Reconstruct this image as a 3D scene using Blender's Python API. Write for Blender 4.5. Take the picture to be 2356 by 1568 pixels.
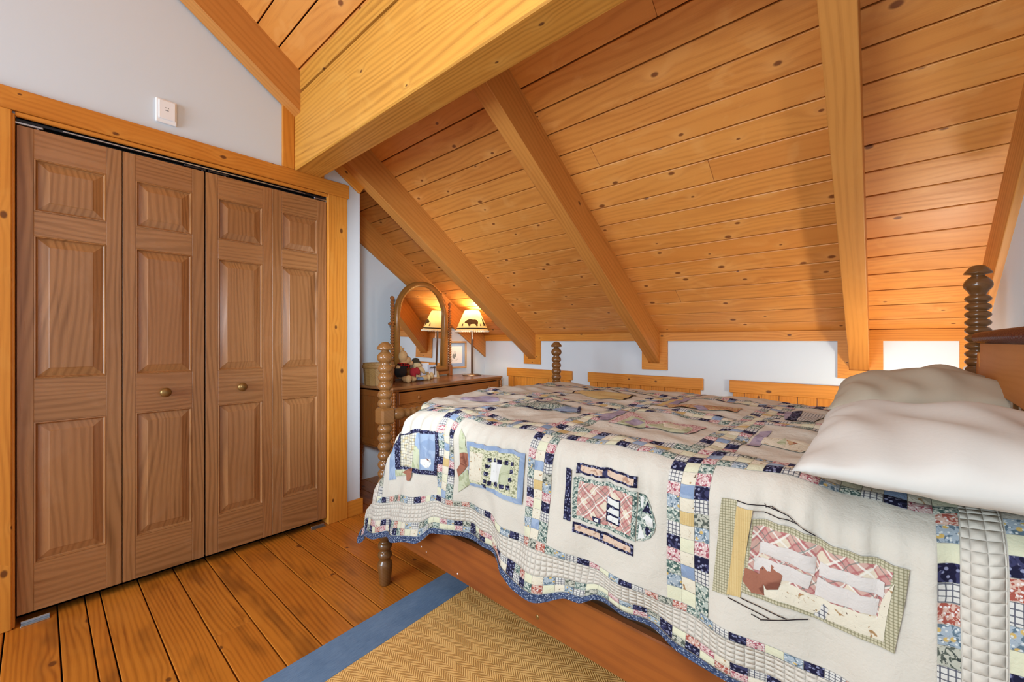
import bpy, bmesh, math, random
from mathutils import Vector, Matrix
random.seed(7)
S = bpy.context.scene
for o in list(bpy.data.objects): bpy.data.objects.remove(o)
C = S.collection
PI = math.pi

# ================= camera, world, lights, exposure =================
CAM_H = 1.15
cd = bpy.data.cameras.new('camera'); cam = bpy.data.objects.new('camera', cd); C.objects.link(cam)
cd.sensor_width = 36.0; cd.sensor_fit = 'HORIZONTAL'; cd.lens = 14.668; cd.clip_start = .02
cam.location = (0, 0, CAM_H); cam.rotation_euler = (PI/2, 0, math.radians(41.4227))
S.camera = cam
S.view_settings.view_transform = 'Standard'; S.view_settings.look = 'None'
S.view_settings.exposure = 0.12; S.view_settings.gamma = 1.0; S.view_settings.use_curve_mapping = False
W = bpy.data.worlds.new('daylight'); S.world = W; W.use_nodes = True
W.node_tree.nodes['Background'].inputs[0].default_value = (.70, .85, 1.02, 1)
W.node_tree.nodes['Background'].inputs[1].default_value = .8
def area(name, loc, target, sx, sy, power, col):
    l = bpy.data.lights.new(name, 'AREA'); l.shape = 'RECTANGLE'; l.size = sx; l.size_y = sy; l.energy = power; l.color = col
    o = bpy.data.objects.new(name, l); C.objects.link(o); o.location = loc
    o.rotation_euler = (Vector(target)-Vector(loc)).to_track_quat('-Z', 'Y').to_euler(); return o
def bulb(name, loc, power, col, r=.03):
    l = bpy.data.lights.new(name, 'POINT'); l.energy = power; l.color = col; l.shadow_soft_size = r
    o = bpy.data.objects.new(name, l); C.objects.link(o); o.location = loc; return o
area('window_light', (-1.55, -2.8, 1.55), (.2, 3.2, 1.25), 1.9, 1.9, 148, (.72, .885, 1.01))
fx = area('overhead_fill_light', (-.55, -.8, 2.95), (-.45, 2.1, .85), .8, .8, 9, (.92, .95, 1.0)); fx.data.spread = math.radians(95)  # added fill from above, behind the camera; no real ceiling fixture there
bulb('dresser_lamp_bulb', (-2.955, 2.765, 1.405), 6.5, (1.0, .80, .52), .025)
bulb('bedside_lamp_bulb', (.286, 2.58, .74), 14.0, (1.0, .90, .74), .04)
fl_ = bpy.data.lights.new('camera_flash', 'SPOT'); fl_.energy = 245; fl_.spot_size = math.radians(46); fl_.spot_blend = 1.; fl_.shadow_soft_size = .12; fl_.color = (.80, .92, 1.02)
fo = bpy.data.objects.new('camera_flash', fl_); C.objects.link(fo); fo.location = (-.12, -.12, 1.42)
fo.rotation_euler = (Vector((-3.15, 2.25, 1.05))-fo.location).to_track_quat('-Z', 'Y').to_euler()

# ================= helpers =================
def tag(o, label, cat=None, group=None, kind=None):
    o['label'] = label
    if cat: o['category'] = cat
    if group: o['group'] = group
    if kind: o['kind'] = kind
    return o
def empty(name, loc=(0,0,0), rz=0., label=None, cat=None, group=None, kind=None):
    o = bpy.data.objects.new(name, None); C.objects.link(o); o.location = loc; o.rotation_euler = (0,0,rz)
    o.empty_display_size = .1
    if label: tag(o, label, cat, group, kind)
    return o
def link(name, me, m=None, parent=None):
    o = bpy.data.objects.new(name, me); C.objects.link(o)
    if m is not None and not me.materials: me.materials.append(m)
    if parent is not None: o.parent = parent
    return o
def from_bm(name, bm, m=None, parent=None, smooth=False):
    me = bpy.data.meshes.new(name); bm.normal_update(); bm.to_mesh(me); bm.free()
    if smooth:
        for p in me.polygons: p.use_smooth = True
    return link(name, me, m, parent)
def bm_box(bm, x0, x1, y0, y1, z0, z1, bev=0.):
    r = bmesh.ops.create_cube(bm, size=1)
    vs = r['verts']
    for v in vs: v.co = Vector(((x0+x1)/2+v.co.x*(x1-x0), (y0+y1)/2+v.co.y*(y1-y0), (z0+z1)/2+v.co.z*(z1-z0)))
    if bev > 0:
        es = list({e for v in vs for e in v.link_edges})
        bmesh.ops.bevel(bm, geom=es, offset=bev, segments=1, affect='EDGES', profile=.5)
def box(name, x0, x1, y0, y1, z0, z1, m, parent=None, bev=0.):
    """a box whose origin sits at its own centre"""
    c = Vector(((x0+x1)/2, (y0+y1)/2, (z0+z1)/2)); bm = bmesh.new()
    bm_box(bm, x0-c.x, x1-c.x, y0-c.y, y1-c.y, z0-c.z, z1-c.z, bev)
    o = from_bm(name, bm, m, parent); o.location = c; return o
def board(name, p0, p1, wdir, Wd, T, m, parent=None, bev=.002):
    """board from p0 to p1 (centre line), grain along local X, width Wd along wdir, thickness T"""
    p0, p1, wdir = Vector(p0), Vector(p1), Vector(wdir)
    ux = (p1-p0); L = ux.length; ux.normalize(); uz = ux.cross(wdir).normalized(); uy = uz.cross(ux)
    bm = bmesh.new(); bm_box(bm, -L/2, L/2, -Wd/2, Wd/2, -T/2, T/2, min(bev, T*.3))
    o = from_bm(name, bm, m, parent); c = (p0+p1)/2
    o.matrix_local = Matrix(((ux.x,uy.x,uz.x,c.x),(ux.y,uy.y,uz.y,c.y),(ux.z,uy.z,uz.z,c.z),(0,0,0,1)))
    return o
def bm_lathe(bm, prof, seg=24, M=None, cap=True):
    """prof: (z, r) list; around local Z, then M"""
    rings = []
    for z, r in prof:
        ring = []
        for k in range(seg):
            a = 2*PI*k/seg; v = Vector((r*math.cos(a), r*math.sin(a), z))
            ring.append(bm.verts.new(M @ v if M else v))
        rings.append(ring)
    for r0, r1 in zip(rings, rings[1:]):
        for k in range(seg): bm.faces.new((r0[k], r0[(k+1)%seg], r1[(k+1)%seg], r1[k]))
    if cap:
        if prof[0][1] > 1e-5: bm.faces.new(list(reversed(rings[0])))
        if prof[-1][1] > 1e-5: bm.faces.new(rings[-1])
def lathe(name, prof, m, parent=None, seg=24, loc=(0,0,0), M=None, cap=True):
    bm = bmesh.new(); bm_lathe(bm, prof, seg, M, cap)
    bmesh.ops.remove_doubles(bm, verts=bm.verts, dist=1e-5); bmesh.ops.recalc_face_normals(bm, faces=bm.faces)
    o = from_bm(name, bm, m, parent, True); o.location = loc; return o
def beads(z0, z1, n, rmax, rmin, sub=8):
    """spool turning: n round beads from z0 to z1"""
    out = []
    for i in range(n*sub+1):
        t = i/sub; s = abs(math.sin(PI*t))**.75
        out.append((z0+(z1-z0)*i/(n*sub), rmin+(rmax-rmin)*s))
    return out
def bm_prism(bm, poly, d, fn):
    """poly of (u, v) extruded by d, mapped by fn(u, v, w) to 3D"""
    a = [bm.verts.new(fn(u, v, 0)) for u, v in poly]; b = [bm.verts.new(fn(u, v, d)) for u, v in poly]
    n = len(poly); bm.faces.new(a); bm.faces.new(list(reversed(b)))
    for i in range(n): bm.faces.new((a[i], b[i], b[(i+1)%n], a[(i+1)%n]))
def prism(name, poly, d, fn, m, parent=None, bev=0.):
    bm = bmesh.new(); bm_prism(bm, poly, d, fn); bmesh.ops.recalc_face_normals(bm, faces=bm.faces)
    if bev: bmesh.ops.bevel(bm, geom=list(bm.edges), offset=bev, segments=2, affect='EDGES', profile=.5)
    return from_bm(name, bm, m, parent)
def bm_tube(bm, pts, r, seg=8):
    pts = [Vector(p) for p in pts]; rings = []
    for i, p in enumerate(pts):
        t = (pts[min(i+1, len(pts)-1)]-pts[max(i-1, 0)]).normalized()
        n = t.cross(Vector((0,0,1)) if abs(t.z) < .9 else Vector((1,0,0))).normalized(); b = t.cross(n)
        rr = r[i] if isinstance(r, (list, tuple)) else r
        rings.append([bm.verts.new(p+n*rr*math.cos(2*PI*k/seg)+b*rr*math.sin(2*PI*k/seg)) for k in range(seg)])
    for r0, r1 in zip(rings, rings[1:]):
        for k in range(seg): bm.faces.new((r0[k], r0[(k+1)%seg], r1[(k+1)%seg], r1[k]))
    bm.faces.new(list(reversed(rings[0]))); bm.faces.new(rings[-1])
def bm_ball(bm, c, r, seg=14, rot=None):
    rx, ry, rz = r if isinstance(r, (list, tuple)) else (r, r, r)
    q = bmesh.ops.create_uvsphere(bm, u_segments=seg, v_segments=max(6, seg*2//3), radius=1)
    for v in q['verts']:
        p = Vector((v.co.x*rx, v.co.y*ry, v.co.z*rz))
        if rot: p = rot @ p
        v.co = p+Vector(c)

# ================= material helpers =================
def lin(h):
    if isinstance(h, str):
        h = h.lstrip('#'); h = [int(h[i:i+2], 16)/255 for i in (0,2,4)]
    return tuple((c/12.92 if c <= .04045 else ((c+.055)/1.055)**2.4) for c in h)+(1.,)
class G:
    def __init__(s, name, rough=.6, spec=.5):
        s.mat = bpy.data.materials.new(name); s.mat.use_nodes = True; s.nt = s.mat.node_tree
        s.N = s.nt.nodes; s.L = s.nt.links; s.b = s.N['Principled BSDF']
        s.b.inputs['Roughness'].default_value = rough; s.b.inputs['Specular IOR Level'].default_value = spec
    def put(s, sock, v):
        if hasattr(v, 'links'): s.L.new(v, sock)
        else: sock.default_value = v
    def n(s, t, **kw):
        x = s.N.new(t)
        for k, v in kw.items(): setattr(x, k, v)
        return x
    def m(s, op, a, b=None, c=None, clamp=False):
        x = s.n('ShaderNodeMath', operation=op, use_clamp=clamp)
        for i, v in enumerate((a, b, c)):
            if v is not None: s.put(x.inputs[i], v)
        return x.outputs[0]
    def mix(s, f, a, b, t='MIX'):
        x = s.n('ShaderNodeMix', data_type='RGBA', blend_type=t)
        s.put(x.inputs[0], f); s.put(x.inputs[6], a); s.put(x.inputs[7], b); return x.outputs[2]
    def ramp(s, v, a, b):
        x = s.n('ShaderNodeMapRange', interpolation_type='SMOOTHSTEP'); s.put(x.inputs[0], v)
        x.inputs[1].default_value = a; x.inputs[2].default_value = b; return x.outputs[0]
    def xyz(s, v):
        x = s.n('ShaderNodeSeparateXYZ'); s.L.new(v, x.inputs[0]); return x.outputs
    def vec(s, x, y, z=0.):
        c = s.n('ShaderNodeCombineXYZ')
        for i, v in enumerate((x, y, z)): s.put(c.inputs[i], v)
        return c.outputs[0]
    def noise(s, v, scale=1., detail=2., rough=.5, dist=0., dim='3D'):
        x = s.n('ShaderNodeTexNoise', noise_dimensions=dim); s.L.new(v, x.inputs['Vector'])
        x.inputs['Scale'].default_value = scale; x.inputs['Detail'].default_value = detail
        x.inputs['Roughness'].default_value = rough; x.inputs['Distortion'].default_value = dist; return x.outputs[0]
    def vor(s, v, scale=1., feat='F1', dim='2D', rnd=1.):
        x = s.n('ShaderNodeTexVoronoi', voronoi_dimensions=dim, feature=feat); s.L.new(v, x.inputs['Vector'])
        x.inputs['Scale'].default_value = scale; x.inputs['Randomness'].default_value = rnd; return x
    def bump(s, h, strength=.3, dist=.002):
        x = s.n('ShaderNodeBump'); s.L.new(h, x.inputs['Height']); x.inputs['Strength'].default_value = strength
        x.inputs['Distance'].default_value = dist; s.L.new(x.outputs[0], s.b.inputs['Normal'])
    def obj(s): return s.n('ShaderNodeTexCoord').outputs['Object']
    def uv(s): return s.n('ShaderNodeTexCoord').outputs['UV']
    def rnd(s): return s.n('ShaderNodeObjectInfo').outputs['Random']
    def col(s, v): s.put(s.b.inputs['Base Color'], v)

def wood(name, light, dark, knotc='#5a2c10', ring=75, ramt=.5, knot=.55, rough=.42, spec=.4, var=.16, kr=.011, ksx=2.3, ksy=6.5, blotch=.25, warp=.055, fib=.25, tint=None, wf=.7, pale=.3):
    g = G(name, rough, spec)
    X, Y, Z = g.xyz(g.obj()); r = g.rnd()
    off = g.m('MULTIPLY', r, 61.7)
    v = g.m('ADD', Y, g.m('MULTIPLY', Z, 1.13)); x = g.m('ADD', X, off); v = g.m('ADD', v, g.m('MULTIPLY', r, 7.3))
    # knots
    p = g.vec(g.m('MULTIPLY', x, ksx), g.m('MULTIPLY', v, ksy))
    vo = g.vor(p, 1.)
    d = g.n('ShaderNodeVectorMath', operation='SUBTRACT'); g.L.new(p, d.inputs[0]); g.L.new(vo.outputs['Position'], d.inputs[1])
    dx, dy, _ = g.xyz(d.outputs[0])
    dx = g.m('MULTIPLY', dx, .62/ksx); dy = g.m('MULTIPLY', dy, 1/ksy)
    dist = g.m('SQRT', g.m('ADD', g.m('MULTIPLY', dx, dx), g.m('MULTIPLY', dy, dy)))
    cr, cg, cb = g.xyz(vo.outputs['Color'])
    gate = g.m('LESS_THAN', cr, knot)
    rad = g.m('MULTIPLY_ADD', cg, kr*.8, kr*.45)
    q = g.m('DIVIDE', dist, rad)
    core = g.m('MULTIPLY', gate, g.m('SUBTRACT', 1., g.ramp(q, .55, 1.15)))
    halo = g.m('MULTIPLY', gate, g.m('POWER', 2.718, g.m('MULTIPLY', g.m('MULTIPLY', q, q), -.10)))
    # grain
    w1 = g.noise(g.vec(g.m('MULTIPLY', x, wf), g.m('MULTIPLY', v, 4.5)), 1., 2., .5, 0., '2D')
    ph = g.m('ADD', g.m('MULTIPLY', g.m('ADD', v, g.m('MULTIPLY', w1, warp*2)), ring*6.283), g.m('MULTIPLY', halo, 5.5))
    rg = g.m('POWER', g.m('MULTIPLY_ADD', g.m('SINE', ph), .5, .5), 1.6)
    amp = g.noise(g.vec(g.m('MULTIPLY', x, 1.3), g.m('MULTIPLY', v, 14)), 1., 2., .55, 0., '2D')
    fb = g.noise(g.vec(g.m('MULTIPLY', x, 7), g.m('MULTIPLY', v, 420)), 1., 3., .6, 0., '2D')
    f = g.m('ADD', g.m('MULTIPLY', g.m('MULTIPLY', rg, amp), ramt*1.5), g.m('MULTIPLY', g.m('SUBTRACT', fb, .42), fib*1.6))
    bl = g.noise(g.vec(g.m('MULTIPLY', x, 1.7), g.m('MULTIPLY', v, 6)), 1., 3., .6, 0., '2D')
    f = g.m('ADD', f, g.m('MULTIPLY', g.m('SUBTRACT', bl, .45), blotch*2))
    st = g.ramp(g.noise(g.vec(g.m('MULTIPLY', x, 2.2), g.m('MULTIPLY', v, 55)), 1., 2., .5, .3, '2D'), .60, .78)
    f = g.m('ADD', f, g.m('MULTIPLY', st, ramt*.55))
    f = g.m('ADD', f, g.m('MULTIPLY', g.m('SUBTRACT', r, .5), var*2), clamp=True)
    c = g.mix(f, lin(light), lin(dark))
    L_, D_ = lin(light), lin(dark)
    c = g.mix(g.m('MULTIPLY', g.ramp(g.m('FRACT', g.m('MULTIPLY', r, 17.3)), .35, 1.), var*2.2, clamp=True), c, (L_[0]*.82, L_[1]*.62, L_[2]*.5, 1))
    pl = g.ramp(g.noise(g.vec(g.m('MULTIPLY', x, 5), g.m('MULTIPLY', v, 9)), 1., 3., .6, .5, '2D'), .55, .72)
    c = g.mix(g.m('MULTIPLY', g.m('ADD', g.m('MULTIPLY', pl, .45), g.m('MULTIPLY', halo, .6), clamp=True), pale), c, (min(1, L_[0]*1.12), L_[1]*1.32, L_[2]*1.9, 1))
    if tint: c = g.mix(g.m('MULTIPLY', g.ramp(g.noise(g.vec(g.m('MULTIPLY', x, .8), g.m('MULTIPLY', v, 3)), 2.3, 3., .6, 0., '2D'), .52, .75), tint[1]), c, lin(tint[0]))
    c = g.mix(g.m('MULTIPLY', core, .88), c, lin(knotc))
    g.col(c)
    g.put(g.b.inputs['Roughness'], g.m('MULTIPLY_ADD', f, .12, rough-.04))
    g.bump(g.m('SUBTRACT', g.m('MULTIPLY', fb, .3), g.m('ADD', g.m('MULTIPLY', rg, .15), g.m('MULTIPLY', core, .4))), .18, .0012)
    return g.mat
def plain(name, c, rough=.5, spec=.5, metal=0., bumpy=0., bs=60, noise_amt=0.):
    g = G(name, rough, spec); g.b.inputs['Metallic'].default_value = metal
    if noise_amt:
        n = g.noise(g.obj(), bs*.2, 3.); g.col(g.mix(g.m('MULTIPLY', n, noise_amt), lin(c), tuple(x*.45 for x in lin(c)[:3])+(1,)))
    else: g.col(lin(c))
    if bumpy: g.bump(g.noise(g.obj(), bs, 3.), bumpy, .002)
    return g.mat
def soft(h, k):
    c = lin(h)[:3]; m = sum(c)/3; return tuple((m*.22+x*.78)*k for x in c)+(1.,)
def fabric(name, base, spots=(), rough=.9, plaid=None, stripe=None, weave=.10, hatch=False, diag=False):
    """printed cotton in metric UV; spots: (colour, scale, size, kind)"""
    g = G(name, rough, .15); r = g.rnd(); U, V, _ = g.xyz(g.uv())
    U = g.m('ADD', U, g.m('MULTIPLY', r, 3.1)); V = g.m('ADD', V, g.m('MULTIPLY', r, 5.7))
    if diag:
        U, V = g.m('MULTIPLY', g.m('ADD', U, V), .707), g.m('MULTIPLY', g.m('SUBTRACT', U, V), .707)
    p = g.vec(U, V); kf = 1. if name.startswith(('quilt', 'pillow')) else .72; lin = lambda h: (soft(h, kf) if kf < 1 else globals()['lin'](h)); c = lin(base)
    for col, sc, size, kind in spots:
        if kind == 'dot':
            d = g.vor(p, sc).outputs['Distance']; f = g.m('SUBTRACT', 1., g.ramp(d, size*.7, size*1.2))
        else:
            f = g.ramp(g.noise(p, sc, 2., .5, .6, '2D'), 1-size-.04, 1-size+.04)
        c = g.mix(f, c, lin(col))
    if plaid:
        for col, per, wd, amt in plaid:
            for t in (U, V):
                k = g.m('ABSOLUTE', g.m('SUBTRACT', g.m('FRACT', g.m('DIVIDE', t, per)), .5))
                c = g.mix(g.m('MULTIPLY', g.m('LESS_THAN', k, wd), amt), c, lin(col))
    if stripe:
        col, per, amt = stripe
        c = g.mix(g.m('MULTIPLY', g.m('MULTIPLY_ADD', g.m('SINE', g.m('MULTIPLY', U, 6.283/per)), .5, .5), amt), c, lin(col))
    g.col(c)
    h = g.noise(p, 260., 2., .5, 0., '2D'); h2 = g.noise(p, 38., 3., .55, .4, '2D')
    hh = g.m('ADD', g.m('MULTIPLY', h, .25), h2)
    if hatch:
        per = .0175
        a = g.m('ABSOLUTE', g.m('SINE', g.m('MULTIPLY', U, PI/per))); b = g.m('ABSOLUTE', g.m('SINE', g.m('MULTIPLY', V, PI/per)))
        hh = g.m('ADD', g.m('MULTIPLY', g.m('POWER', g.m('MULTIPLY', a, b), .5), 2.2), g.m('MULTIPLY', hh, .5))
        g.bump(hh, .75, .0035)
    else: g.bump(hh, .10 if name.startswith('pillow') else .6, .004)
    return g.mat

# ================= materials =================
M_PLANK = wood('ceiling_pine', '#e09747', '#b0621f', '#6e330f', ring=30, ramt=.34, knot=.66, var=.15, rough=.47, spec=.6, blotch=.30, kr=.0105, ksx=3.2, ksy=8, pale=.75, warp=.10, wf=.9, fib=.3)
M_RAFTER = wood('rafter_pine', '#ca8840', '#9b5c20', ring=36, ramt=.40, knot=.5, var=.10, rough=.5, ksx=1.4, ksy=6, kr=.014)
M_BEAM = wood('beam_pine', '#d5993f', '#a56c22', ring=42, ramt=.62, knot=.42, var=.04, rough=.55, ksx=2.6, ksy=6, kr=.009, blotch=.16, warp=.085, wf=.42, pale=.5)
M_TRIM = wood('trim_pine', '#d48a32', '#a95e14', ring=50, ramt=.38, knot=.55, var=.10, rough=.52, spec=.3, ksx=3.4, ksy=9, kr=.009, pale=.45)
M_FLOOR = wood('floor_pine', '#c47826', '#8c4a0d', ring=60, ramt=.62, knot=.55, var=.16, rough=.36, spec=.45, blotch=.48, tint=('#5d320f', .5), kr=.011)
M_DOOR = wood('door_pine', '#a87649', '#7a4f28', '#5a3a1c', ring=46, ramt=.6, knot=.0, var=.10, rough=.30, spec=.5, blotch=.3, warp=.08)
M_POST = wood('bed_maple', '#744d29', '#4d3015', ring=60, ramt=.2, knot=0, var=.05, rough=.14, spec=.55, blotch=.2, fib=.12)
M_HPOST = wood('dark_turned_wood', '#6f4a28', '#472a14', ring=60, ramt=.2, knot=0, var=.05, rough=.2, spec=.5, blotch=.2, fib=.12)
M_RAIL = wood('red_brown_rail', '#92501f', '#632d0f', '#4a200c', ring=30, ramt=.3, knot=.06, var=.03, rough=.45, spec=.3, blotch=.7, tint=('#5b2a10', .5))
M_HEADB = wood('headboard_veneer', '#b5763a', '#8d5424', ring=50, ramt=.12, knot=0, var=.03, rough=.6, spec=.12, blotch=.15, fib=.1)
M_MAROON = plain('maroon_turned_wood', '#4a2018', .22)
M_DRESS = wood('dresser_walnut', '#975c2a', '#663715', ring=60, ramt=.3, knot=0, var=.10, rough=.28, spec=.5, blotch=.3, fib=.15)
M_DTOP = wood('dresser_top_walnut', '#9a6c44', '#73482a', ring=60, ramt=.3, knot=0, var=.0, rough=.26, blotch=.3)
M_WALL = plain('white_wall_paint', '#d4dce2', .85, .2, bumpy=.05, bs=180)
M_GAP = plain('dark_gap', '#160d06', .9, .1)
M_BACK = plain('brown_groove', '#2e1506', .8, .1)
M_BLACK = plain('black_metal', '#15151a', .4)
M_STEEL = plain('zinc_steel', '#b9c0c8', .35, .5, 1.)
M_NICKEL = plain('brushed_nickel', '#b0a494', .3, .5, 1.)
M_BRONZE = plain('antique_brass', '#8a6a3a', .3, .5, .6)
M_WHITEPL = plain('white_plastic', '#f0f0f0', .35)

# ================= room shell =================
YK, XW, XE, XR = 3.2, -2.609, -3.222, .366      # knee wall, closet wall, alcove end wall, headboard wall
SL = .678
def zc(y): return 1.211+SL*(YK-y)                # underside of the ceiling boards
def zb(y): return .976+SL*(YK-y)                 # underside of the rafters
YRIDGE = -.6
def gable(name, x0, x1, y0, y1, z0, label):
    ys = [y0, y1] if not (y0 < YRIDGE < y1) else [y0, YRIDGE, y1]
    def zt(y): return (zc(y) if y >= YRIDGE else zc(YRIDGE)-SL*(YRIDGE-y))+.02
    poly = [(y0, z0), (y1, z0)]+[(y, zt(y)) for y in reversed(ys)]
    return poly, lambda u, v, w: (x0+w, u, v)
def wall(name, poly, d, fn, label):
    o = prism(name, poly, d, fn, M_WALL); return tag(o, label, 'wall', kind='structure')
# closet front wall with its door opening
bm = bmesh.new()
for (y0, y1, z0) in ((-3., -.078, 0), (1.202, 1.418, 0), (-.078, 1.202, 2.052)):
    poly, fn = gable('', XW-.09, XW, y0, y1, z0, ''); bm_prism(bm, poly, .09, fn)
bmesh.ops.recalc_face_normals(bm, faces=bm.faces)
tag(from_bm('wall_left', bm, M_WALL), 'white gable wall around and above the brown closet doors', 'wall', kind='structure')
bm = bmesh.new(); bm_box(bm, XE, XW-.09, 1.36, 1.418, 0, 2.5); bm_box(bm, XE, XW-.09, -.36, -.30, 0, 3.1)
tag(from_bm('wall_closet_side', bm, M_WALL), 'white closet side wall turning back toward the dresser', 'wall', kind='structure')
poly, fn = gable('', XE-.08, XE, -3., YK+.02, 0, ''); wall('wall_alcove', poly, .08, fn, 'white end wall behind the dresser and arched mirror')
o = box('wall_knee', XE-.08, XR+.08, YK, YK+.08, 0, 1.24, M_WALL); tag(o, 'low white knee wall under the slope behind the bed', 'wall', kind='structure')
poly, fn = gable('', XR, XR+.08, -3., YK+.02, 0, ''); wall('wall_right', poly, .08, fn, 'white wall behind the headboard at the right edge')

# floor: dark subfloor slab with every board on it
fl = box('floor', XE-.08, XR+.08, -3., YK+.08, -.06, -.014, M_GAP); tag(fl, 'wide orange-brown pine plank floor running away from the closet doors', 'floor', kind='structure')
fz = fl.location.copy()
seams = [-.36, -.225, -.091, .052, .135, .184, .313, .447, .581, .709, .839, .974, 1.116, 1.263]
while seams[-1] < YK-.1: seams.append(seams[-1]+random.uniform(.125, .148))
seams[-1] = YK
yy = [-.36]
while yy[0] > -2.9: yy.insert(0, yy[0]-.14)
seams = yy[:-1]+seams
JO = {4: [-2.1], 8: [-1.87], 12: [-2.2], 15: [-1.2]}
def between(seq, v): return [k for k in range(len(seq)-1) if seq[k] <= v < seq[k+1]]
for i, (a, b) in enumerate(zip(seams, seams[1:])):
    ym = (a+b)/2
    cuts = [XE-.05, XR+.05]
    if abs(ym-.514) < .06: cuts = [XE-.05, -1.94, XR+.05]
    elif abs(ym-.906) < .06: cuts = [XE-.05, -2.02, XR+.05]
    elif random.random() < .5: cuts = [XE-.05, random.uniform(-1.5, -.2), XR+.05]
    x0 = XE-.05 if ym > 1.4 or ym < -.3 else XW-.08
    cuts[0] = x0
    for p, q in zip(cuts, cuts[1:]):
        board('plank', Vector((p+.0006, ym, -.007))-fz, Vector((q-.0006, ym, -.007))-fz, (0, 1, 0), b-a-.0045, .014, M_FLOOR, fl, .0016)

# sloped ceiling: slab with tongue and groove boards
n_out = Vector((0, SL, 1)).normalized(); dn = Vector((0, -1, SL)).normalized()      # up the slope = dn
bm = bmesh.new()
yr = YRIDGE
pts = [(YK+.08, zc(YK+.08)+.022), (yr, zc(yr)+.022), (-3., zc(yr)-SL*(yr+3)+.022), (-3., zc(yr)-SL*(yr+3)+.14), (yr, zc(yr)+.14), (YK+.08, zc(YK+.08)+.14)]
bm_prism(bm, pts, XR+.08-(XE-.08), lambda u, v, w: (XE-.08+w, u, v)); bmesh.ops.recalc_face_normals(bm, faces=bm.faces)
ce = from_bm('ceiling', bm, M_BACK); tag(ce, 'sloped knotty pine board ceiling over the bed', 'ceiling', kind='structure')
sq = math.sqrt(1+SL*SL); PITCH = .1285; s0 = -.026
BX = [XE-.06, XR+.06]
joints = {5: [-2.02], 3: [-1.02], 9: [-2.2], 12: [-1.1], 16: [-.62], 19: [-1.9], 10: [-.6]}
for k in range(36):
    s = s0+PITCH*(k+.5)
    if s > (YK-yr)*sq: break
    c0 = Vector((0, YK, zc(YK)))+dn*s+n_out*.0095
    xs = [BX[0]]+sorted(joints.get(k, []))+[BX[1]]
    for p, q in zip(xs, xs[1:]):
        board('plank', c0+Vector((p+.0008, 0, 0)), c0+Vector((q-.0008, 0, 0)), dn, PITCH-.0066, .019, M_PLANK, ce, .0016)
k = 0
while True:                                        # the other slope, behind the camera
    s = PITCH*4*(k+.5); y = yr-s/sq
    if y < -2.8: break
    board('plank', (BX[0], y, zc(yr)-SL*(yr-y)+.012), (BX[1], y, zc(yr)-SL*(yr-y)+.012), Vector((0, 1, SL)), PITCH*4-.005, .019, M_PLANK, ce, .003); k += 1

# rafters (bottom at zb, top in the boards)
def rafter(xa, xb, y_low, y_high, label):
    T = (zc(0)-zb(0))/sq+.004
    mid = (zb(0)+zc(0))/2
    p0 = Vector(((xa+xb)/2, y_low, mid-SL*y_low)); p1 = Vector(((xa+xb)/2, y_high, mid-SL*y_high))
    bm = bmesh.new(); L = (p1-p0).length
    # low end is cut plumb against the wall
    h = (zc(0)-zb(0))/2
    ux = (p1-p0).normalized(); uz = Vector((1,0,0)); uy = uz.cross(ux)
    c = (p0+p1)/2; R = Matrix((ux, uy, uz)).transposed()
    def fn(u, v, w): return R.inverted() @ (Vector((xa+w, u, v))-c)
    poly = [(y_low, zb(y_low)), (y_high, zb(y_high)), (y_high, zc(y_high)+.004), (y_low, zc(y_low)+.004)]
    bm_prism(bm, poly, xb-xa, fn); bmesh.ops.recalc_face_normals(bm, faces=bm.faces)
    bmesh.ops.bevel(bm, geom=list(bm.edges), offset=.003, segments=2, affect='EDGES', profile=.5)
    o = from_bm('rafter_beam', bm, M_RAFTER)
    o.matrix_world = Matrix.Translation(c) @ R.to_4x4()
    return tag(o, label, 'rafter', kind='structure')
rafter(-3.30, -3.203, YK+.01, 1.43, 'pine end rafter lying along the white wall above the arched mirror')
rafter(-2.600, -2.508, YK+.01, -.55, 'pine rafter passing just right of the lit dresser lamp')
rafter(-1.372, -1.284, YK+.01, 1.06, 'pine rafter landing on the knee wall near the middle of the bed')
rafter(-.138, -.047, YK+.01, 1.06, 'pine rafter seen nearly straight from below above the pillows')
rafter(.343, .40, YK+.01, 1.06, 'pine end rafter against the white wall above the headboard')

# main beam crossing the room and the board closing the gap above it
BY0, BY1 = .998, 1.155
o = board('ceiling_beam', (XW+.01, (BY0+BY1)/2, (2.157+2.585)/2), (XR-.0, (BY0+BY1)/2, (2.157+2.585)/2), (0, 0, 1), 2.585-2.157, BY1-BY0, M_BEAM, None, .006)
tag(o, 'large golden pine beam crossing under the slope from above the closet', 'beam', kind='structure')
o = board('ceiling_beam', (XW+.01, (BY0+BY1)/2, 2.690), (XR, (BY0+BY1)/2, 2.690), (0, 0, 1), .185, BY1-BY0-.03, M_BEAM, None, .003)
o.location.y -= .017
tag(o, 'narrow pine filler board between the top of the big beam and the ceiling', 'beam', kind='structure')

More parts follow.
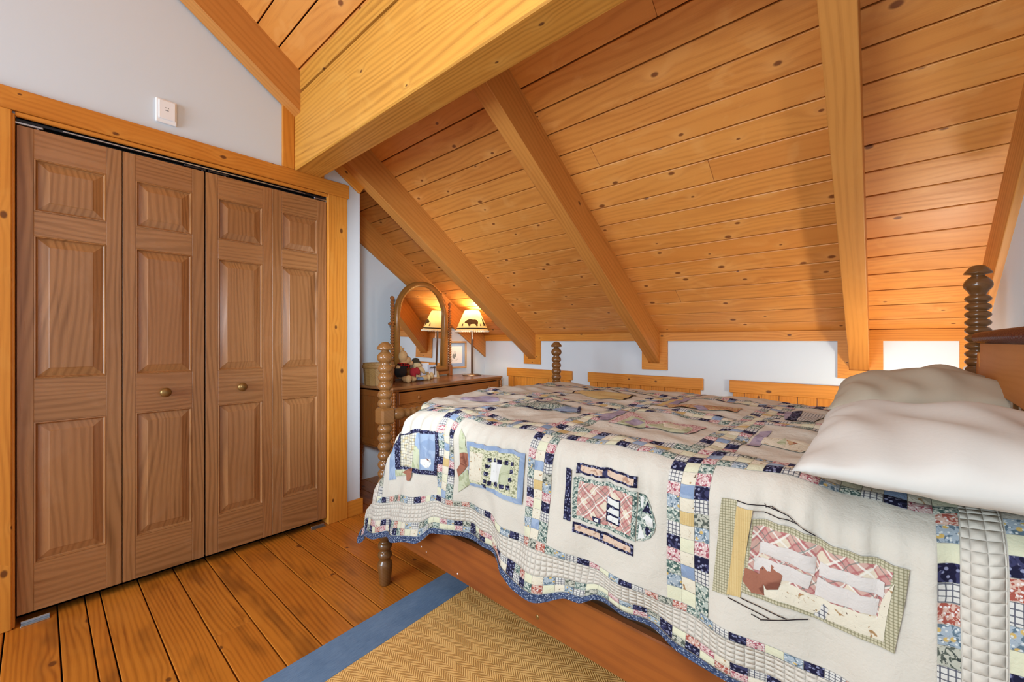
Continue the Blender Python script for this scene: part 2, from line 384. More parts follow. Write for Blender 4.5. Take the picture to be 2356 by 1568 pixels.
# ---- trims
def trim(n, x0, x1, y0, y1, z0, z1, label, axis, m=M_TRIM, bev=.003):
    c = Vector(((x0+x1)/2, (y0+y1)/2, (z0+z1)/2))
    if axis == 'y': o = board(n, (c.x, y0, c.z), (c.x, y1, c.z), (0,0,1), z1-z0, x1-x0, m, None, bev)
    elif axis == 'z': o = board(n, (c.x, c.y, z0), (c.x, c.y, z1), (0,1,0), y1-y0, x1-x0, m, None, bev)
    else: o = board(n, (x0, c.y, c.z), (x1, c.y, c.z), (0,0,1), z1-z0, y1-y0, m, None, bev)
    return tag(o, label, 'trim', kind='structure')
trim('trim_1', XW, -2.586, -1.2, 1.333, 2.071, 2.159, 'long knotty pine header board over the closet doors', 'y')
trim('trim_2', XW, -2.588, -.225, -.072, 0, 2.071, 'pine casing on the left of the closet doors', 'z')
trim('trim_3', XW, -2.588, 1.197, 1.321, 0, 2.071, 'narrow knotty pine casing on the right of the closet doors', 'z')
trim('trim_4', -2.69, -2.594, -.076, -.064, .002, 2.06, 'thin pine jamb lining at the left closet door edge', 'z')
trim('trim_5', -2.69, -2.594, 1.1975, 1.203, .002, 2.06, 'thin pine jamb lining at the right closet door edge', 'z')
trim('trim_6', -2.69, -2.594, -.064, 1.1975, 2.052, 2.070, 'pine jamb lining under the closet header above the door track', 'y')
trim('trim_7', XW, -2.588, .932, .997, 2.16, 2.522, 'short upright pine trim on the white wall beside the beam end', 'z')
trim('trim_8', XW, -2.588, 1.156, 1.172, 2.16, 2.36, 'sliver of pine trim on the right of the beam end', 'z')
def zt(y): return zb(y)-.028
o = board('trim_9', (-2.597, 1.165, zt(1.165)), (-2.597, 1.425, zt(1.425)), Vector((0, SL, 1)), .055, .022, M_TRIM); tag(o, 'short sloped pine trim under the rafter at the closet corner', 'trim', kind='structure')
o = prism('trim_10', [(-3.2, 1.150), (XR, 1.150), (XR, 1.214), (-3.2, 1.214)], .018, lambda u, v, w: (u, YK-.018+w, v), M_TRIM)
o.data.transform(Matrix.Translation((1.4, -YK, -1.18))); o.location = (-1.4, YK, 1.18)
tag(o, 'long pine board where the slope meets the knee wall', 'trim', kind='structure')
# baseboard at the closet corner
bb = empty('baseboard_left', (XW, 1.37, 0), 0, 'pine baseboard wrapping the white closet corner', 'baseboard', kind='structure')
board('front_board', (.008, -.049, .051), (.008, .064, .051), (0,0,1), .102, .016, M_TRIM, bb)
board('return_board', (.0155, .056, .051), (-.60, .056, .051), (0,0,1), .102, .016, M_TRIM, bb)
o = board('baseboard_knee', (XE, YK-.008, .05), (XR, YK-.008, .05), (0,0,1), .10, .016, M_TRIM); tag(o, 'pine baseboard along the low knee wall', 'baseboard', kind='structure')
# pocket trims where the rafters land
def pocket(n, xa, xb, label, left=.055, right=.06):
    e = empty(n, ((xa+xb)/2, YK, .976), 0, label, 'trim', kind='structure'); c = (xa+xb)/2
    w = (xb-xa)/2
    ztop = 1.150-.976
    if right:
        o = prism('side_board', [(w, 0), (w+right, -.05), (w+right, ztop), (w, ztop)], .016, lambda u, v, q: (u, -.016+q, v), M_TRIM, e)
    if left:
        o = prism('side_board', [(-w, 0), (-w-left, -.05), (-w-left, ztop), (-w, ztop)], .016, lambda u, v, q: (u, -.016+q, v), M_TRIM, e)
    prism('bottom_board', [(-w-left, -.05), (w+right, -.05), (w, 0), (-w, 0)], .016, lambda u, v, q: (u, -.016+q, v), M_TRIM, e)
pocket('trim_11', -2.600, -2.508, 'mitred pine trim around the foot of the rafter beside the dresser')
pocket('trim_12', -1.372, -1.284, 'mitred pine trim around the foot of the rafter above the middle of the bed')
pocket('trim_13', -.138, -.047, 'mitred pine trim around the foot of the rafter behind the far pillow')
pocket('trim_14', .372, .378, 'pine trim beside the end rafter behind the headboard post', .06, 0)

# ================= closet doors =================
def raised_panel(parent, y0, y1, z0, z1, xf):
    """moulded raised panel set in a door leaf; xf = face of the leaf"""
    cy, cz = (y0+y1)/2, (z0+z1)/2; L, Wd = (z1-z0), (y1-y0)
    prof = [(0, 0), (.004, .001), (.008, -.007), (.011, -.009), (.040, -.001), (.043, .0005)]
    bm = bmesh.new(); rings = []
    for ins, h in prof:
        rings.append([bm.verts.new((sx*(L/2-ins), sy*(Wd/2-ins), h)) for sx, sy in ((-1,-1),(1,-1),(1,1),(-1,1))])
    for r0, r1 in zip(rings, rings[1:]):
        for i in range(4): bm.faces.new((r0[i], r0[(i+1)%4], r1[(i+1)%4], r1[i]))
    bm.faces.new(rings[-1]); bmesh.ops.recalc_face_normals(bm, faces=bm.faces)
    o = from_bm('panel', bm, M_DOOR, parent)
    # local x -> up, local y -> -Y , local z -> +X
    o.matrix_local = Matrix(((0,0,1,xf),(0,-1,0,cy),(1,0,0,cz),(0,0,0,1)))
    for p in o.data.polygons:
        pass
    if o.data.polygons[-1].normal.z < 0: o.data.flip_normals()
    return o
def door_leaf(n, y0, y1, py0, py1, label, knob=None, x=XW):
    e = empty(n, (x, (y0+y1)/2, 0), 0, label, 'door', 'bifold closet door leaves', 'structure')
    a, b, p, q = y0-e.location.y, y1-e.location.y, py0-e.location.y, py1-e.location.y
    T = .030; xf = 0.; zt, zbm = 2.022, .040
    def bd(nm, p0, p1, wd, W_): return board(nm, p0, p1, wd, W_, T, M_DOOR, e, .0012)
    xc = xf-T/2
    bd('stile', (xc, (a+p)/2, zbm), (xc, (a+p)/2, zt), (0,1,0), p-a); bd('stile', (xc, (q+b)/2, zbm), (xc, (q+b)/2, zt), (0,1,0), b-q)
    Z = [(.235, zbm), (.995, .815), (1.685, 1.583), (zt, 1.900)]
    for z1, z0 in Z: bd('rail', (xc, p, (z0+z1)/2), (xc, q, (z0+z1)/2), (0,0,1), z1-z0)
    for z0, z1 in ((.235, .815), (.995, 1.583), (1.685, 1.900)): raised_panel(e, p, q, z0, z1, xf)
    if knob:
        M = Matrix.Translation((xf, knob-e.location.y, .902)) @ Matrix.Rotation(PI/2, 4, 'Y')
        k = lathe('knob', [(0, .011), (.006, .009), (.012, .0085), (.017, .016), (.023, .0225), (.030, .0225), (.036, .016), (.039, .006), (.0395, 0)], M_BRONZE, e, 24, M=M)
        k['label'] = 'round brass-brown door knob'
    return e
door_leaf('door_1', -.060, .2510, -.014, .200, 'outermost left brown three-panel bifold leaf beside the wide left casing')
door_leaf('door_2', .2540, .5625, .299, .512, 'brown bifold leaf with a knob, left of the dark middle gap', .404)
door_leaf('door_3', .5690, .8810, .622, .834, 'brown bifold leaf with a knob, right of the dark middle gap', .727)
door_leaf('door_4', .8835, 1.1935, .934, 1.139, 'outermost right brown bifold leaf beside the knotty narrow casing')
tr = empty('door_track', (-2.63, .567, 2.04), 0, 'dark metal track with roller pins above the bifold doors', 'track')
box('channel', -.012, .012, -.63, .63, -.001, .011, M_BLACK, tr, .001)
for y in (-.60, -.04, .06, .60):
    box('pivot', .002, .016, y-.045, y+.045, -.012, -.002, M_BLACK if abs(y) < .5 else M_STEEL, tr, .002)
    lathe('pin', [(-.018, .004), (.0, .004)], M_STEEL, tr, 10, (.009, y+.03, 0))
box('rod', .013, .018, -.5, .5, .0, .006, M_STEEL, tr, .001)
for y, lab in ((.0, 'small zinc floor bracket under the left end of the closet doors'), (1.15, 'small zinc floor bracket under the right end of the closet doors')):
    e = empty('floor_bracket', (XW+.012, y, 0), 0, lab, 'bracket')
    box('base_plate', -.012, .014, -.05, .03, 0.0005, .004, M_STEEL, e, .001)
    box('upright', -.012, -.009, -.05, .03, .004, .014, M_STEEL, e, .001)
# wall plate above the closet
e = empty('outlet_plate', (XW, .409, 2.262), 0, 'white cover plate on the wall above the closet header', 'outlet')
box('back_box', .0005, .012, -.040, .040, -.057, .057, M_WHITEPL, e, .003)
box('plate', .012, .020, -.030, .034, -.040, .050, M_WHITEPL, e, .003)
bm = bmesh.new()
for y, z in ((-.006, .012), (.004, .012)): bm_box(bm, .0195, .0206, y, y+.004, z, z+.004)
bm_box(bm, .0195, .0206, -.006, .007, .000, .004)
from_bm('socket', bm, plain('grey_slot', '#8a8a8a', .5), e)

# ================= knee wall hatches =================
def hatch(x0, x1, label, boards=True):
    e = empty('wall_hatch', ((x0+x1)/2, YK, .1), 0, label, 'hatch', 'pine hatches in the knee wall'); w = (x1-x0)/2; zt = .878-.1
    board('header_board', (-w, -.012, zt-.042), (w, -.012, zt-.042), (0,0,1), .084, .022, M_TRIM, e, .003)
    for s in (-1, 1): board('stile', (s*(w-.055), -.010, 0), (s*(w-.055), -.010, zt-.085), (1,0,0), .07, .018, M_TRIM, e, .002)
    n = 7 if w < .45 else 8; a = -w+.092; b = w-.092; p = (b-a)/n
    for k in range(n): board('plank', (a+p*(k+.5), -.008, 0), (a+p*(k+.5), -.008, zt-.080), (1,0,0), p-.003, .014, M_TRIM, e, .002)
hatch(-2.877, -2.088, 'pine hatch with board panel in the knee wall right of the dresser')
hatch(-1.921, -.963, 'pine hatch whose plain header shows under the middle rafter')
hatch(-.787, .20, 'pine hatch header with a big red knot beside the far pillow')

# ================= rug =================
def rug_mat():
    g = G('herringbone_sisal', .9, .1); X, Y, Z = g.xyz(g.obj())
    k = g.m('ABSOLUTE', g.m('SUBTRACT', g.m('FRACT', g.m('DIVIDE', Y, .052)), .5))
    ph = g.m('MULTIPLY', g.m('ADD', g.m('MULTIPLY', X, 1.), g.m('MULTIPLY', k, .052)), 6.283/.0105)
    st = g.m('MULTIPLY_ADD', g.m('SINE', ph), .5, .5)
    nz = g.noise(g.vec(X, Y), 140., 3., .6, 0., '2D'); nb = g.noise(g.vec(X, Y), 5., 3., .6, 0., '2D')
    f = g.m('ADD', g.m('MULTIPLY', st, .5), g.m('ADD', g.m('MULTIPLY', nz, .35), g.m('MULTIPLY', nb, .3)), clamp=True)
    g.col(g.mix(f, lin('#cd964a'), lin('#f0c580'))); g.bump(g.m('ADD', st, nz), .6, .003); return g.mat
def band_mat():
    g = G('blue_rug_binding', .92, .1); X, Y, Z = g.xyz(g.obj())
    n1 = g.noise(g.vec(g.m('MULTIPLY', X, 300), g.m('MULTIPLY', Y, 25)), 1., 2., .5, 0., '2D'); n2 = g.noise(g.vec(X, Y), 6., 4., .65, 0., '2D')
    f = g.m('ADD', g.m('MULTIPLY', n1, .5), g.m('MULTIPLY', n2, .7), clamp=True)
    g.col(g.mix(f, lin('#3f5b7d'), lin('#7d97b5'))); g.bump(n1, .4, .002); return g.mat
rug = empty('rug', (-1.585, 1.0, 0), math.radians(3.4), 'tan herringbone woven rug with a wide blue border, lying under the bed', 'rug')
M_RUG, M_BAND = rug_mat(), band_mat()
def slab(n, x0, x1, y0, y1, z0, z1, m, par):
    c = ((x0+x1)/2, (y0+y1)/2, (z0+z1)/2); bm = bmesh.new(); bm_box(bm, x0-c[0], x1-c[0], y0-c[1], y1-c[1], z0-c[2], z1-c[2], .003)
    o = from_bm(n, bm, m, par); o.location = c; return o
slab('woven_field', .165, 1.84, -1.6, 1.3, .0005, .0095, M_RUG, rug)
slab('border_band', 0, .17, -1.77, 1.47, .0005, .011, M_BAND, rug)
slab('border_band', .17, 1.835, 1.295, 1.47, .0005, .011, M_BAND, rug)
slab('border_band', .17, 1.835, -1.77, -1.595, .0005, .011, M_BAND, rug)

# ================= bed =================
BT = math.atan(-.03); BP = (-1.76, 1.085, 0)
bed = empty('bed', BP, BT, 'wooden four-post bed with spool-turned posts and red-brown side rails', 'bed')
BW, BL = 1.34, 2.0
def foot_post(x, y, m):
    r = .032
    prof = [(0, .0235), (.004, .025), (.02, .0275), (.085, .0345), (.105, .033), (.114, .024), (.118, .024)]
    prof += beads(.119, .205, 2, .0335, .020)[1:]+[(.207, .022)]
    prof += beads(.21, .755, 13, .0335, .0205)[1:]
    prof += [(.758, .024), (.765, .024)]
    top = [(.826, .024), (.832, .024)]+beads(.834, 1.040, 5, .0335, .0215)[1:]
    top += [(1.042, .024)]+[(1.044+.055*t/10, .019+.018*math.sin(PI*t/10)**.8) for t in range(11)]
    top += [(1.101, .016), (1.106, .0165), (1.109, .036), (1.113, .038), (1.119, .037), (1.129, .031), (1.138, .022), (1.144, .014), (1.1465, .0)]
    o = lathe('bed_post', prof, m, bed, 28, (x, y, 0)); lathe('upper_turning', top, m, o, 28)
    bm = bmesh.new(); bm_box(bm, -.036, .036, -.036, .036, .757, .835, .010)
    k = from_bm('square_block', bm, m, o); return o
foot_post(0, 0, M_POST); foot_post(0, BW, M_POST)
def head_post(x, y):
    lo = [(0, .0235), (.02, .0275), (.085, .0345), (.105, .033), (.118, .024)]+beads(.119, .205, 2, .0335, .020)[1:]+[(.215, .024)]
    hi = [(1.052, .025)]+beads(1.055, 1.325, 9, .0365, .0225)[1:]
    hi += [(1.327, .022), (1.335, .026)]+[(1.337+.058*t/12, .021+.019*math.sin(PI*(t/12)**.85)**.8) for t in range(1, 12)]
    hi += [(1.396, .018), (1.402, .018), (1.405, .038), (1.409, .0385), (1.416, .034), (1.426, .027), (1.433, .021), (1.4365, .017), (1.437, 0)]
    o = lathe('bed_post', lo, M_HPOST, bed, 28, (x, y, 0)); lathe('upper_turning', hi, M_HPOST, o, 28); o['label'] = 'dark tall headboard post with stacked spool turnings'
    bm = bmesh.new(); bm_box(bm, -.036, .036, -.036, .036, .213, 1.055, .008); from_bm('square_block', bm, M_HPOST, o)
    return o
head_post(BL, 0); head_post(BL, BW)
for y, s in ((-.004, -1), (BW+.004, 1)):
    r = board('side_rail', (.02, y+s*.005, .325), (BL-.02, y+s*.005, .325), (0,0,1), .152, .028, M_RAIL, bed, .004)
    for x, z, rr, mm in ((.33, .295, .0028, M_WHITEPL), (.365, .285, .0022, M_WHITEPL), (.565, .272, .003, M_WHITEPL), (.955, .285, .0065, M_BRONZE)) if s < 0 else ():
        lathe('bolt_hole', [(0, rr*1.2), (.0015, rr), (.002, 0)], mm, r, 12, M=Matrix.Translation((x-BL/2, z-.325, .0135)))
# foot end
rod = Matrix.Translation((0, .036, .797)) @ Matrix.Rotation(-PI/2, 4, 'X')
pr = [(0, .012), (.006, .018), (.02, .027), (.04, .030), (.056, .026), (.064, .019)]+beads(.066, BW-.138, 32, .0235, .0155, 6)[1:]
pr += [(BW-.134, .019), (BW-.128, .026), (BW-.112, .030), (BW-.092, .027), (BW-.078, .018), (BW-.072, .012)]
lathe('spool_rail', pr, M_POST, bed, 20, M=rod)
board('foot_rail', (0, .03, .325), (0, BW-.03, .325), (0,0,1), .15, .026, M_RAIL, bed, .003)
# headboard
rod = Matrix.Translation((BL, .03, 1.162)) @ Matrix.Rotation(-PI/2, 4, 'X')
hr = [(0, .010), (.01, .014), (.03, .018)]+beads(.035, BW-.095, 88, .0225, .0140, 6)[1:]+[(BW-.09, .018), (BW-.07, .014), (BW-.06, .010)]
hrail = lathe('spool_rail', hr, M_MAROON, bed, 18, M=rod); hrail['label'] = 'dark maroon rail of fine turned rings along the headboard top'
half = [(0, 1.148), (.53, 1.148), (.532, 1.10), (.527, 1.075), (.540, 1.052), (.552, 1.056), (.566, 1.085), (.580, 1.106), (.596, 1.110), (.612, 1.098), (.622, 1.07), (.634, 1.055), (.634, .992), (.60, .988), (0, .995)]
half = [(u, v) for u, v in half]
poly = half+[(-u, v) for u, v in reversed(half[1:-1])]
hb = prism('headboard', poly, .016, lambda u, v, w: (v-1.07, u, w-.008), M_HEADB, bed, .0025)
# grain runs across the bed: local x of the panel -> along bed width
hb.data.transform(Matrix.Rotation(-PI/2, 4, 'Z'))
hb.matrix_local = Matrix(((0,0,1,BL),(1,0,0,BW/2),(0,1,0,1.07),(0,0,0,1)))
if True:
    hb.data.transform(Matrix.Scale(-1, 4, (0,1,0))); hb.data.flip_normals()
board('lower_rail', (BL, .03, .56), (BL, BW-.03, .56), (0,0,1), .09, .02, M_HPOST, bed, .003)
board('cross_rail', (BL, .03, .325), (BL, BW-.03, .325), (0,0,1), .15, .026, M_RAIL, bed, .003)
for k in range(12):
    y = .09+k*(BW-.18)/11
    board('slat', (BL, y, .60), (BL, y, .998), (0,1,0), .035, .012, M_HPOST, bed, .002)
mw = Matrix.Translation(BP) @ Matrix.Rotation(BT, 4, 'Z')
def rounded(x0, x1, y0, y1, r):
    out = []
    for cx_, cy_, a0 in ((x0+r, y0+r, PI), (x1-r, y0+r, 1.5*PI), (x1-r, y1-r, 0), (x0+r, y1-r, .5*PI)):
        out += [(cx_+r*math.cos(a0+PI/2*k/6), cy_+r*math.sin(a0+PI/2*k/6)) for k in range(7)]
    return out
mt = prism('mattress', rounded(.12, 1.94, .05, 1.30, .24), .42, lambda u, v, w: (u, v, .425+w), plain('white_ticking', '#e6e2d8', .9), None)
mt.matrix_world = mw
tag(mt, 'thick white mattress hidden under the patchwork quilt on the bed', 'mattress')
bs = box('box_spring', .10, 1.95, .045, 1.30, .27, .422, plain('box_ticking', '#cfc8ba', .9), None, .01)
bs.matrix_world = mw @ Matrix.Translation(bs.location); tag(bs, 'box spring between the side rails under the mattress', 'box spring')

# ================= quilt =================
# ---- quilt surface (bed frame: x along the bed from the foot post, y across to the far side, z up)
def _tab(t, x):
    if x <= t[0][0]: return t[0][1]
    for (x0, y0), (x1, y1) in zip(t, t[1:]):
        if x <= x1:
            k = (x-x0)/(x1-x0); k = k*k*(3-2*k)
            return y0+(y1-y0)*k
    return t[-1][1]
def _sm(a, b, x):
    k = max(0., min(1., (x-a)/(b-a))); return k*k*(3-2*k)
Q_R, Q_Y0, Q_ROW, Q_HEM = .08, .03, -.363, -.563
Q_HEMZ = [(-.165,.165),(-.02,.245),(.19,.305),(.37,.35),(.50,.425),(.63,.437),(.75,.44),(.84,.405),(.92,.388),(1.0,.397),(1.15,.445),(1.2,.466),(1.3,.45),(1.41,.43),(1.5,.42),(2.1,.40)]
Q_ROWZ = [(-.165,.40),(.06,.45),(.31,.515),(.51,.56),(.75,.568),(.89,.54),(1.0,.56),(1.23,.542),(1.45,.532),(2.1,.515)]
Q_HEMY = [(-.165,-.06),(.15,-.085),(.35,-.10),(.50,-.065),(.66,-.035),(.76,-.03),(.86,-.085),(.98,-.10),(1.12,-.09),(1.24,-.055),(1.4,-.05),(1.6,-.06),(2.1,-.06)]
Q_SIL = [(.12,-.185),(.167,-.165),(.303,-.10),(.42,-.016),(.571,.082),(.704,.165),(.80,.235),(.87,.27)]
def q_ztop(a, y):
    z = .862+.020*math.sin(math.pi*max(0., min(1., (y-.0)/1.34)))
    z += .006*math.sin(9*a+5*y+.6)*math.sin(7*y-3*a)+.0042*math.sin(17*a-11*y)+.0032*math.sin(31*a+19*y+1)*math.sin(13*a-29*y)
    z += .0024*math.sin(62*y+9*math.sin(5*a))*math.sin(21*a+2)
    return z
def q_surf(a, b):
    yf = 1.27
    if b >= 0:
        y = Q_Y0+b; z = q_ztop(a, min(y, 1.31))
        if y > yf:
            w = y-yf; ph = min(w/Q_R, math.pi/2)
            z = z-Q_R*(1-math.cos(ph)); y = yf+Q_R*math.sin(ph)
            if w > Q_R*math.pi/2: z -= w-Q_R*math.pi/2
        w = 0.
    else:
        w = -b; ph = min(w/Q_R, math.pi/2)
        zt = q_ztop(a, Q_Y0)
        z = zt-Q_R*(1-math.cos(ph)); y = Q_Y0-Q_R*math.sin(ph)
        wa = Q_R*math.pi/2
        if w > wa:
            z0 = zt-Q_R; zr = _tab(Q_ROWZ, a); zh = _tab(Q_HEMZ, a)
            if w <= -Q_ROW: z = z0+(zr-z0)*(w-wa)/(-Q_ROW-wa)
            else: z = zr+(zh-zr)*(w+Q_ROW)/(Q_ROW-Q_HEM)
            t = (w-wa)/(-Q_HEM-wa)
            y += (_tab(Q_HEMY, a)+.05)*t**1.3+.004*math.sin(t*3.14)*math.sin(23*a)
        g = _sm(.03, .12, w)*(1-_sm(.12, .33, w))
        y += g*(.0058*math.sin(118*a+3*math.sin(11*a))+.0032*math.sin(71*a+2))
        h = _sm(.2, .4, w)
        y += h*(.0085*math.sin(26*a+8*w)+.0045*math.sin(47*a-11*w+1))
    if b < 0: y += (1-_sm(.36, .5, -b))*.0022*math.sin(44*b+6*math.sin(7*a+1))*math.sin(19*a-9*b)
    # foot end: the cloth turns back round the corner
    xs = (_tab(Q_SIL, z) if b < 0 else .085+(.185)*math.exp(-max(0., y-.03)/.10))
    r = .04; d = xs+r*.57-a
    x = a
    if d > 0:
        ph = min(d/r, math.pi/2)
        x = xs+r*.57-r*math.sin(ph); back = r*(1-math.cos(ph))
        if d > r*math.pi/2: back += d-r*math.pi/2
        f = _sm(.0, .16, w)
        if w > .30: back = min(back, .25)
        y += back*f; z -= back*(1-f)
    return (x, y, z)

F = {}
F['cream'] = fabric('quilt_cream', '#c1baad')
F['hatch'] = fabric('quilt_border_cream', '#c8c1b4', hatch=True)
F['navy'] = fabric('print_navy', '#1d1b3c', (('#8f93b8', 95, .26, 'dot'), ('#3a3a66', 60, .42, 'n')))
F['binding'] = fabric('print_blue_binding', '#2c3f66', (('#aab6cc', 130, .27, 'dot'), ('#4d618c', 80, .45, 'n')))
F['plaid'] = fabric('print_navy_check', '#e3dfd4', (), plaid=(('#35384f', .0092, .11, .8), ('#6d7080', .0092, .03, .9)))
F['gridcream'] = fabric('print_cream_check', '#e6dcbe', (('#d9c48c', 40, .4, 'n'),), plaid=(('#4c5060', .0105, .06, .8),))
F['pinkfloral'] = fabric('print_pink', '#e6c0b8', (('#b5475c', 150, .46, 'n'), ('#f4e6df', 120, .22, 'dot')))
F['redfloral'] = fabric('print_coral', '#e3b9a2', (('#b84e38', 130, .48, 'n'), ('#f4e6df', 120, .20, 'dot')))
F['greenfloral'] = fabric('print_green', '#b9c4b4', (('#4f6f66', 120, .48, 'n'), ('#2e4a48', 150, .36, 'n'), ('#e8e6d0', 110, .22, 'dot')))
F['bluefloral'] = fabric('print_blue_grey', '#a9b9c4', (('#5f7a8c', 90, .45, 'n'), ('#e2b84a', 45, .17, 'dot'), ('#dfe4e0', 120, .2, 'dot')))
F['greyfloral'] = fabric('print_grey_green', '#c6c4ae', (('#5c6458', 110, .47, 'n'), ('#3c4444', 160, .33, 'n')))
F['yellow'] = fabric('print_yellow', '#e9c878', (), stripe=('#d1a54a', .0035, .6))
F['yellowcream'] = fabric('print_pale_yellow', '#e9e6bd')
F['creamfloral'] = fabric('print_cream', '#eee2c4', (('#b98a4c', 70, .30, 'n'), ('#6d4a30', 120, .25, 'n')))
F['skyblue'] = fabric('print_chambray', '#9db4d2', (('#88a2c6', 14, .5, 'n'),))
F['palegreen'] = fabric('print_pale_green', '#cfd3a8', (('#b4bb8a', 30, .45, 'n'),))
F['offwhite'] = fabric('print_white', '#ecebe4', (('#c9c8c4', 60, .3, 'n'),))
F['greywhite'] = fabric('print_pinkish_white', '#e4dad0')
F['rust'] = fabric('print_rust', '#b06848', (('#8a4a32', 22, .4, 'n'),))
F['peach'] = fabric('print_peach', '#e6c3a4', (('#c09070', 80, .42, 'n'),))
F['pinkplaid'] = fabric('print_pink_madras', '#ecd9b8', (), plaid=(('#d0827c', .046, .30, .62), ('#c25e5e', .023, .06, .7), ('#f6efdf', .031, .05, .8), ('#6d7a70', .046, .02, .7)), diag=True)
F['tanweave'] = fabric('print_tan_weave', '#d3c8a0', (), plaid=(('#8a8358', .0052, .17, .65),))
F['yellowfloral'] = fabric('print_yellow_green', '#dcd9ae', (('#8f9468', 130, .45, 'n'), ('#efe7c0', 110, .2, 'dot')))
F['orangefloral'] = fabric('print_orange', '#dba873', (('#b0603c', 90, .45, 'n'), ('#d8c878', 60, .4, 'n')))
F['lavender'] = fabric('print_lavender', '#b6a4bb', (('#a190aa', 25, .45, 'n'),))
F['stitch'] = fabric('dark_thread', '#2a2026')

def q_norm(a, b):
    h = .002; p = Vector(q_surf(a, b)); u = Vector(q_surf(a+h, b))-p; v = Vector(q_surf(a, b+h))-p
    n = u.cross(v); return (p, n.normalized() if n.length > 1e-12 else Vector((0,0,1)))
A0, A1, B0, B1 = -.165, 2.0, -.563, 1.62
def grid_mesh(name, a0, a1, b0, b1, step, off, m, parent):
    na, nb = max(2, round((a1-a0)/step)), max(2, round((b1-b0)/step))
    vs, uv = [], []
    for j in range(nb+1):
        for i in range(na+1):
            a, b = a0+(a1-a0)*i/na, b0+(b1-b0)*j/nb
            if off: p, n = q_norm(a, b); p = p+n*off
            else: p = q_surf(a, b)
            vs.append(tuple(p)); uv.append((a, b))
    fs = [(j*(na+1)+i, j*(na+1)+i+1, (j+1)*(na+1)+i+1, (j+1)*(na+1)+i) for j in range(nb) for i in range(na)]
    return uvmesh(name, vs, fs, uv, m, parent)
def uvmesh(name, vs, fs, uv, m, parent, mats=None, midx=None):
    me = bpy.data.meshes.new(name); me.from_pydata(vs, [], fs); me.update()
    l = me.uv_layers.new(name='UVMap'); co = []
    for lp in me.loops: co += uv[lp.vertex_index]
    l.data.foreach_set('uv', co)
    me.polygons.foreach_set('use_smooth', [True]*len(me.polygons))
    if mats:
        for x in mats: me.materials.append(x)
        me.polygons.foreach_set('material_index', midx)
    return link(name, me, m, parent)
quilt = grid_mesh('quilt', A0, A1, B0, B1, .0105, 0., F['cream'], None)
quilt.location = BP; quilt.rotation_euler = (0, 0, BT)
tag(quilt, 'cream patchwork quilt with appliqued birdhouse blocks spread over the bed', 'quilt')
sd = quilt.modifiers.new('thickness', 'SOLIDIFY'); sd.thickness = .006; sd.offset = -1
def grid_patch(a0, a1, b0, b1, off, lift=True):
    """small patch draped on the quilt: lists for one mesh, its rim tucked down"""
    n = 3 if max(a1-a0, b1-b0) < .06 else max(3, round(max(a1-a0, b1-b0)/.02))
    vs, uv, fs = [], [], []
    for j in range(n+1):
        for i in range(n+1):
            a, b = a0+(a1-a0)*i/n, b0+(b1-b0)*j/n
            p, nn = q_norm(a, b); e = (i in (0, n)) or (j in (0, n))
            vs.append(tuple(p+nn*(off*(.45 if e else 1.)))); uv.append((a, b))
    for j in range(n):
        for i in range(n): fs.append((j*(n+1)+i, j*(n+1)+i+1, (j+1)*(n+1)+i+1, (j+1)*(n+1)+i))
    return vs, fs, uv
PS = .0325
rest = []                                            # patches past the limit, joined
nparts = 0
def patch(a0, a1, b0, b1, key, single):
    global nparts
    am, bm_ = (a0+a1)/2, (b0+b1)/2
    vs, fs, uv = grid_patch(a0+.0004, a1-.0004, b0+.0004, b1-.0004, .0030)
    if single and nparts < 296:
        uvmesh('patch', vs, fs, uv, F[key], quilt); nparts += 1
    else: rest.append((vs, fs, uv, key))
SEQL = ['navy','plaid','pinkfloral','bluefloral','greenfloral','plaid','navy','pinkfloral','greenfloral','bluefloral','yellowcream']
SEQM = ['skyblue','creamfloral','yellowcream','creamfloral','skyblue','creamfloral','yellow','creamfloral','yellowcream','creamfloral']
SEQR = ['greenfloral','pinkfloral','navy','plaid','greyfloral','bluefloral','pinkfloral','navy','plaid','greenfloral']
SEQS = ['navy','plaid','redfloral','bluefloral','greyfloral','plaid','navy','redfloral','bluefloral','yellowcream']
VC = [(.482, 3), (.938, 3), (1.378, 3)]              # three-patch sashes along the width
HB = [-.030, .440, .950]
def in_v(a): return any(c-.002 <= a <= c+3*PS for c, _ in VC)
# side drop
for vi, (c, n) in enumerate(VC):
    for k in range(11):
        b1 = -.030-k*.0302; b0 = b1-.0302
        for j, sq_ in enumerate((SEQL, SEQM, SEQR)):
            patch(c+j*PS, c+(j+1)*PS, b0, b1, sq_[(k+vi*0) % len(sq_)] if j != 1 else sq_[(k+vi) % len(sq_)], True)
for k in range(12):
    b1 = -.020-k*.031; patch(1.832, 1.860, b1-.031, b1, SEQS[(k+7) % 10], True)
for k in range(10, 0, -1):
    b1 = -.06-k*.0302
    if k >= 5: patch(.058, .088, b1-.0302, b1, ['plaid','navy','plaid','greyfloral','plaid','yellowcream'][k-5], True)
# the lower single row, then checker rows at the hem
n = int((1.86-.058)/PS)
for i in range(n):
    a = .058+i*PS; patch(a, a+PS, -.393, -.363, (['bluefloral','navy','plaid','redfloral','greyfloral','redfloral','greenfloral','bluefloral','plaid','navy','pinkfloral','yellowcream'])[i % 12], True)
# top sashes along the bed
for hi, hb_ in enumerate(HB):
    for j in range(3):
        b0 = hb_+j*.0345; a = .10 if hi else .14; i = 0
        while a < 1.83:
            if not (hi and in_v(a+PS/2)) and not (hi == 0 and in_v(a+PS/2) and False):
                sq_ = (SEQL, SEQM, SEQR)[j]
                patch(a, a+PS, b0, b0+.0345, sq_[(i+hi*3+(0 if j != 2 else 2)) % len(sq_)], hi == 0 and a > .24 and a < 1.75 and j < 2)
            a += PS; i += 1
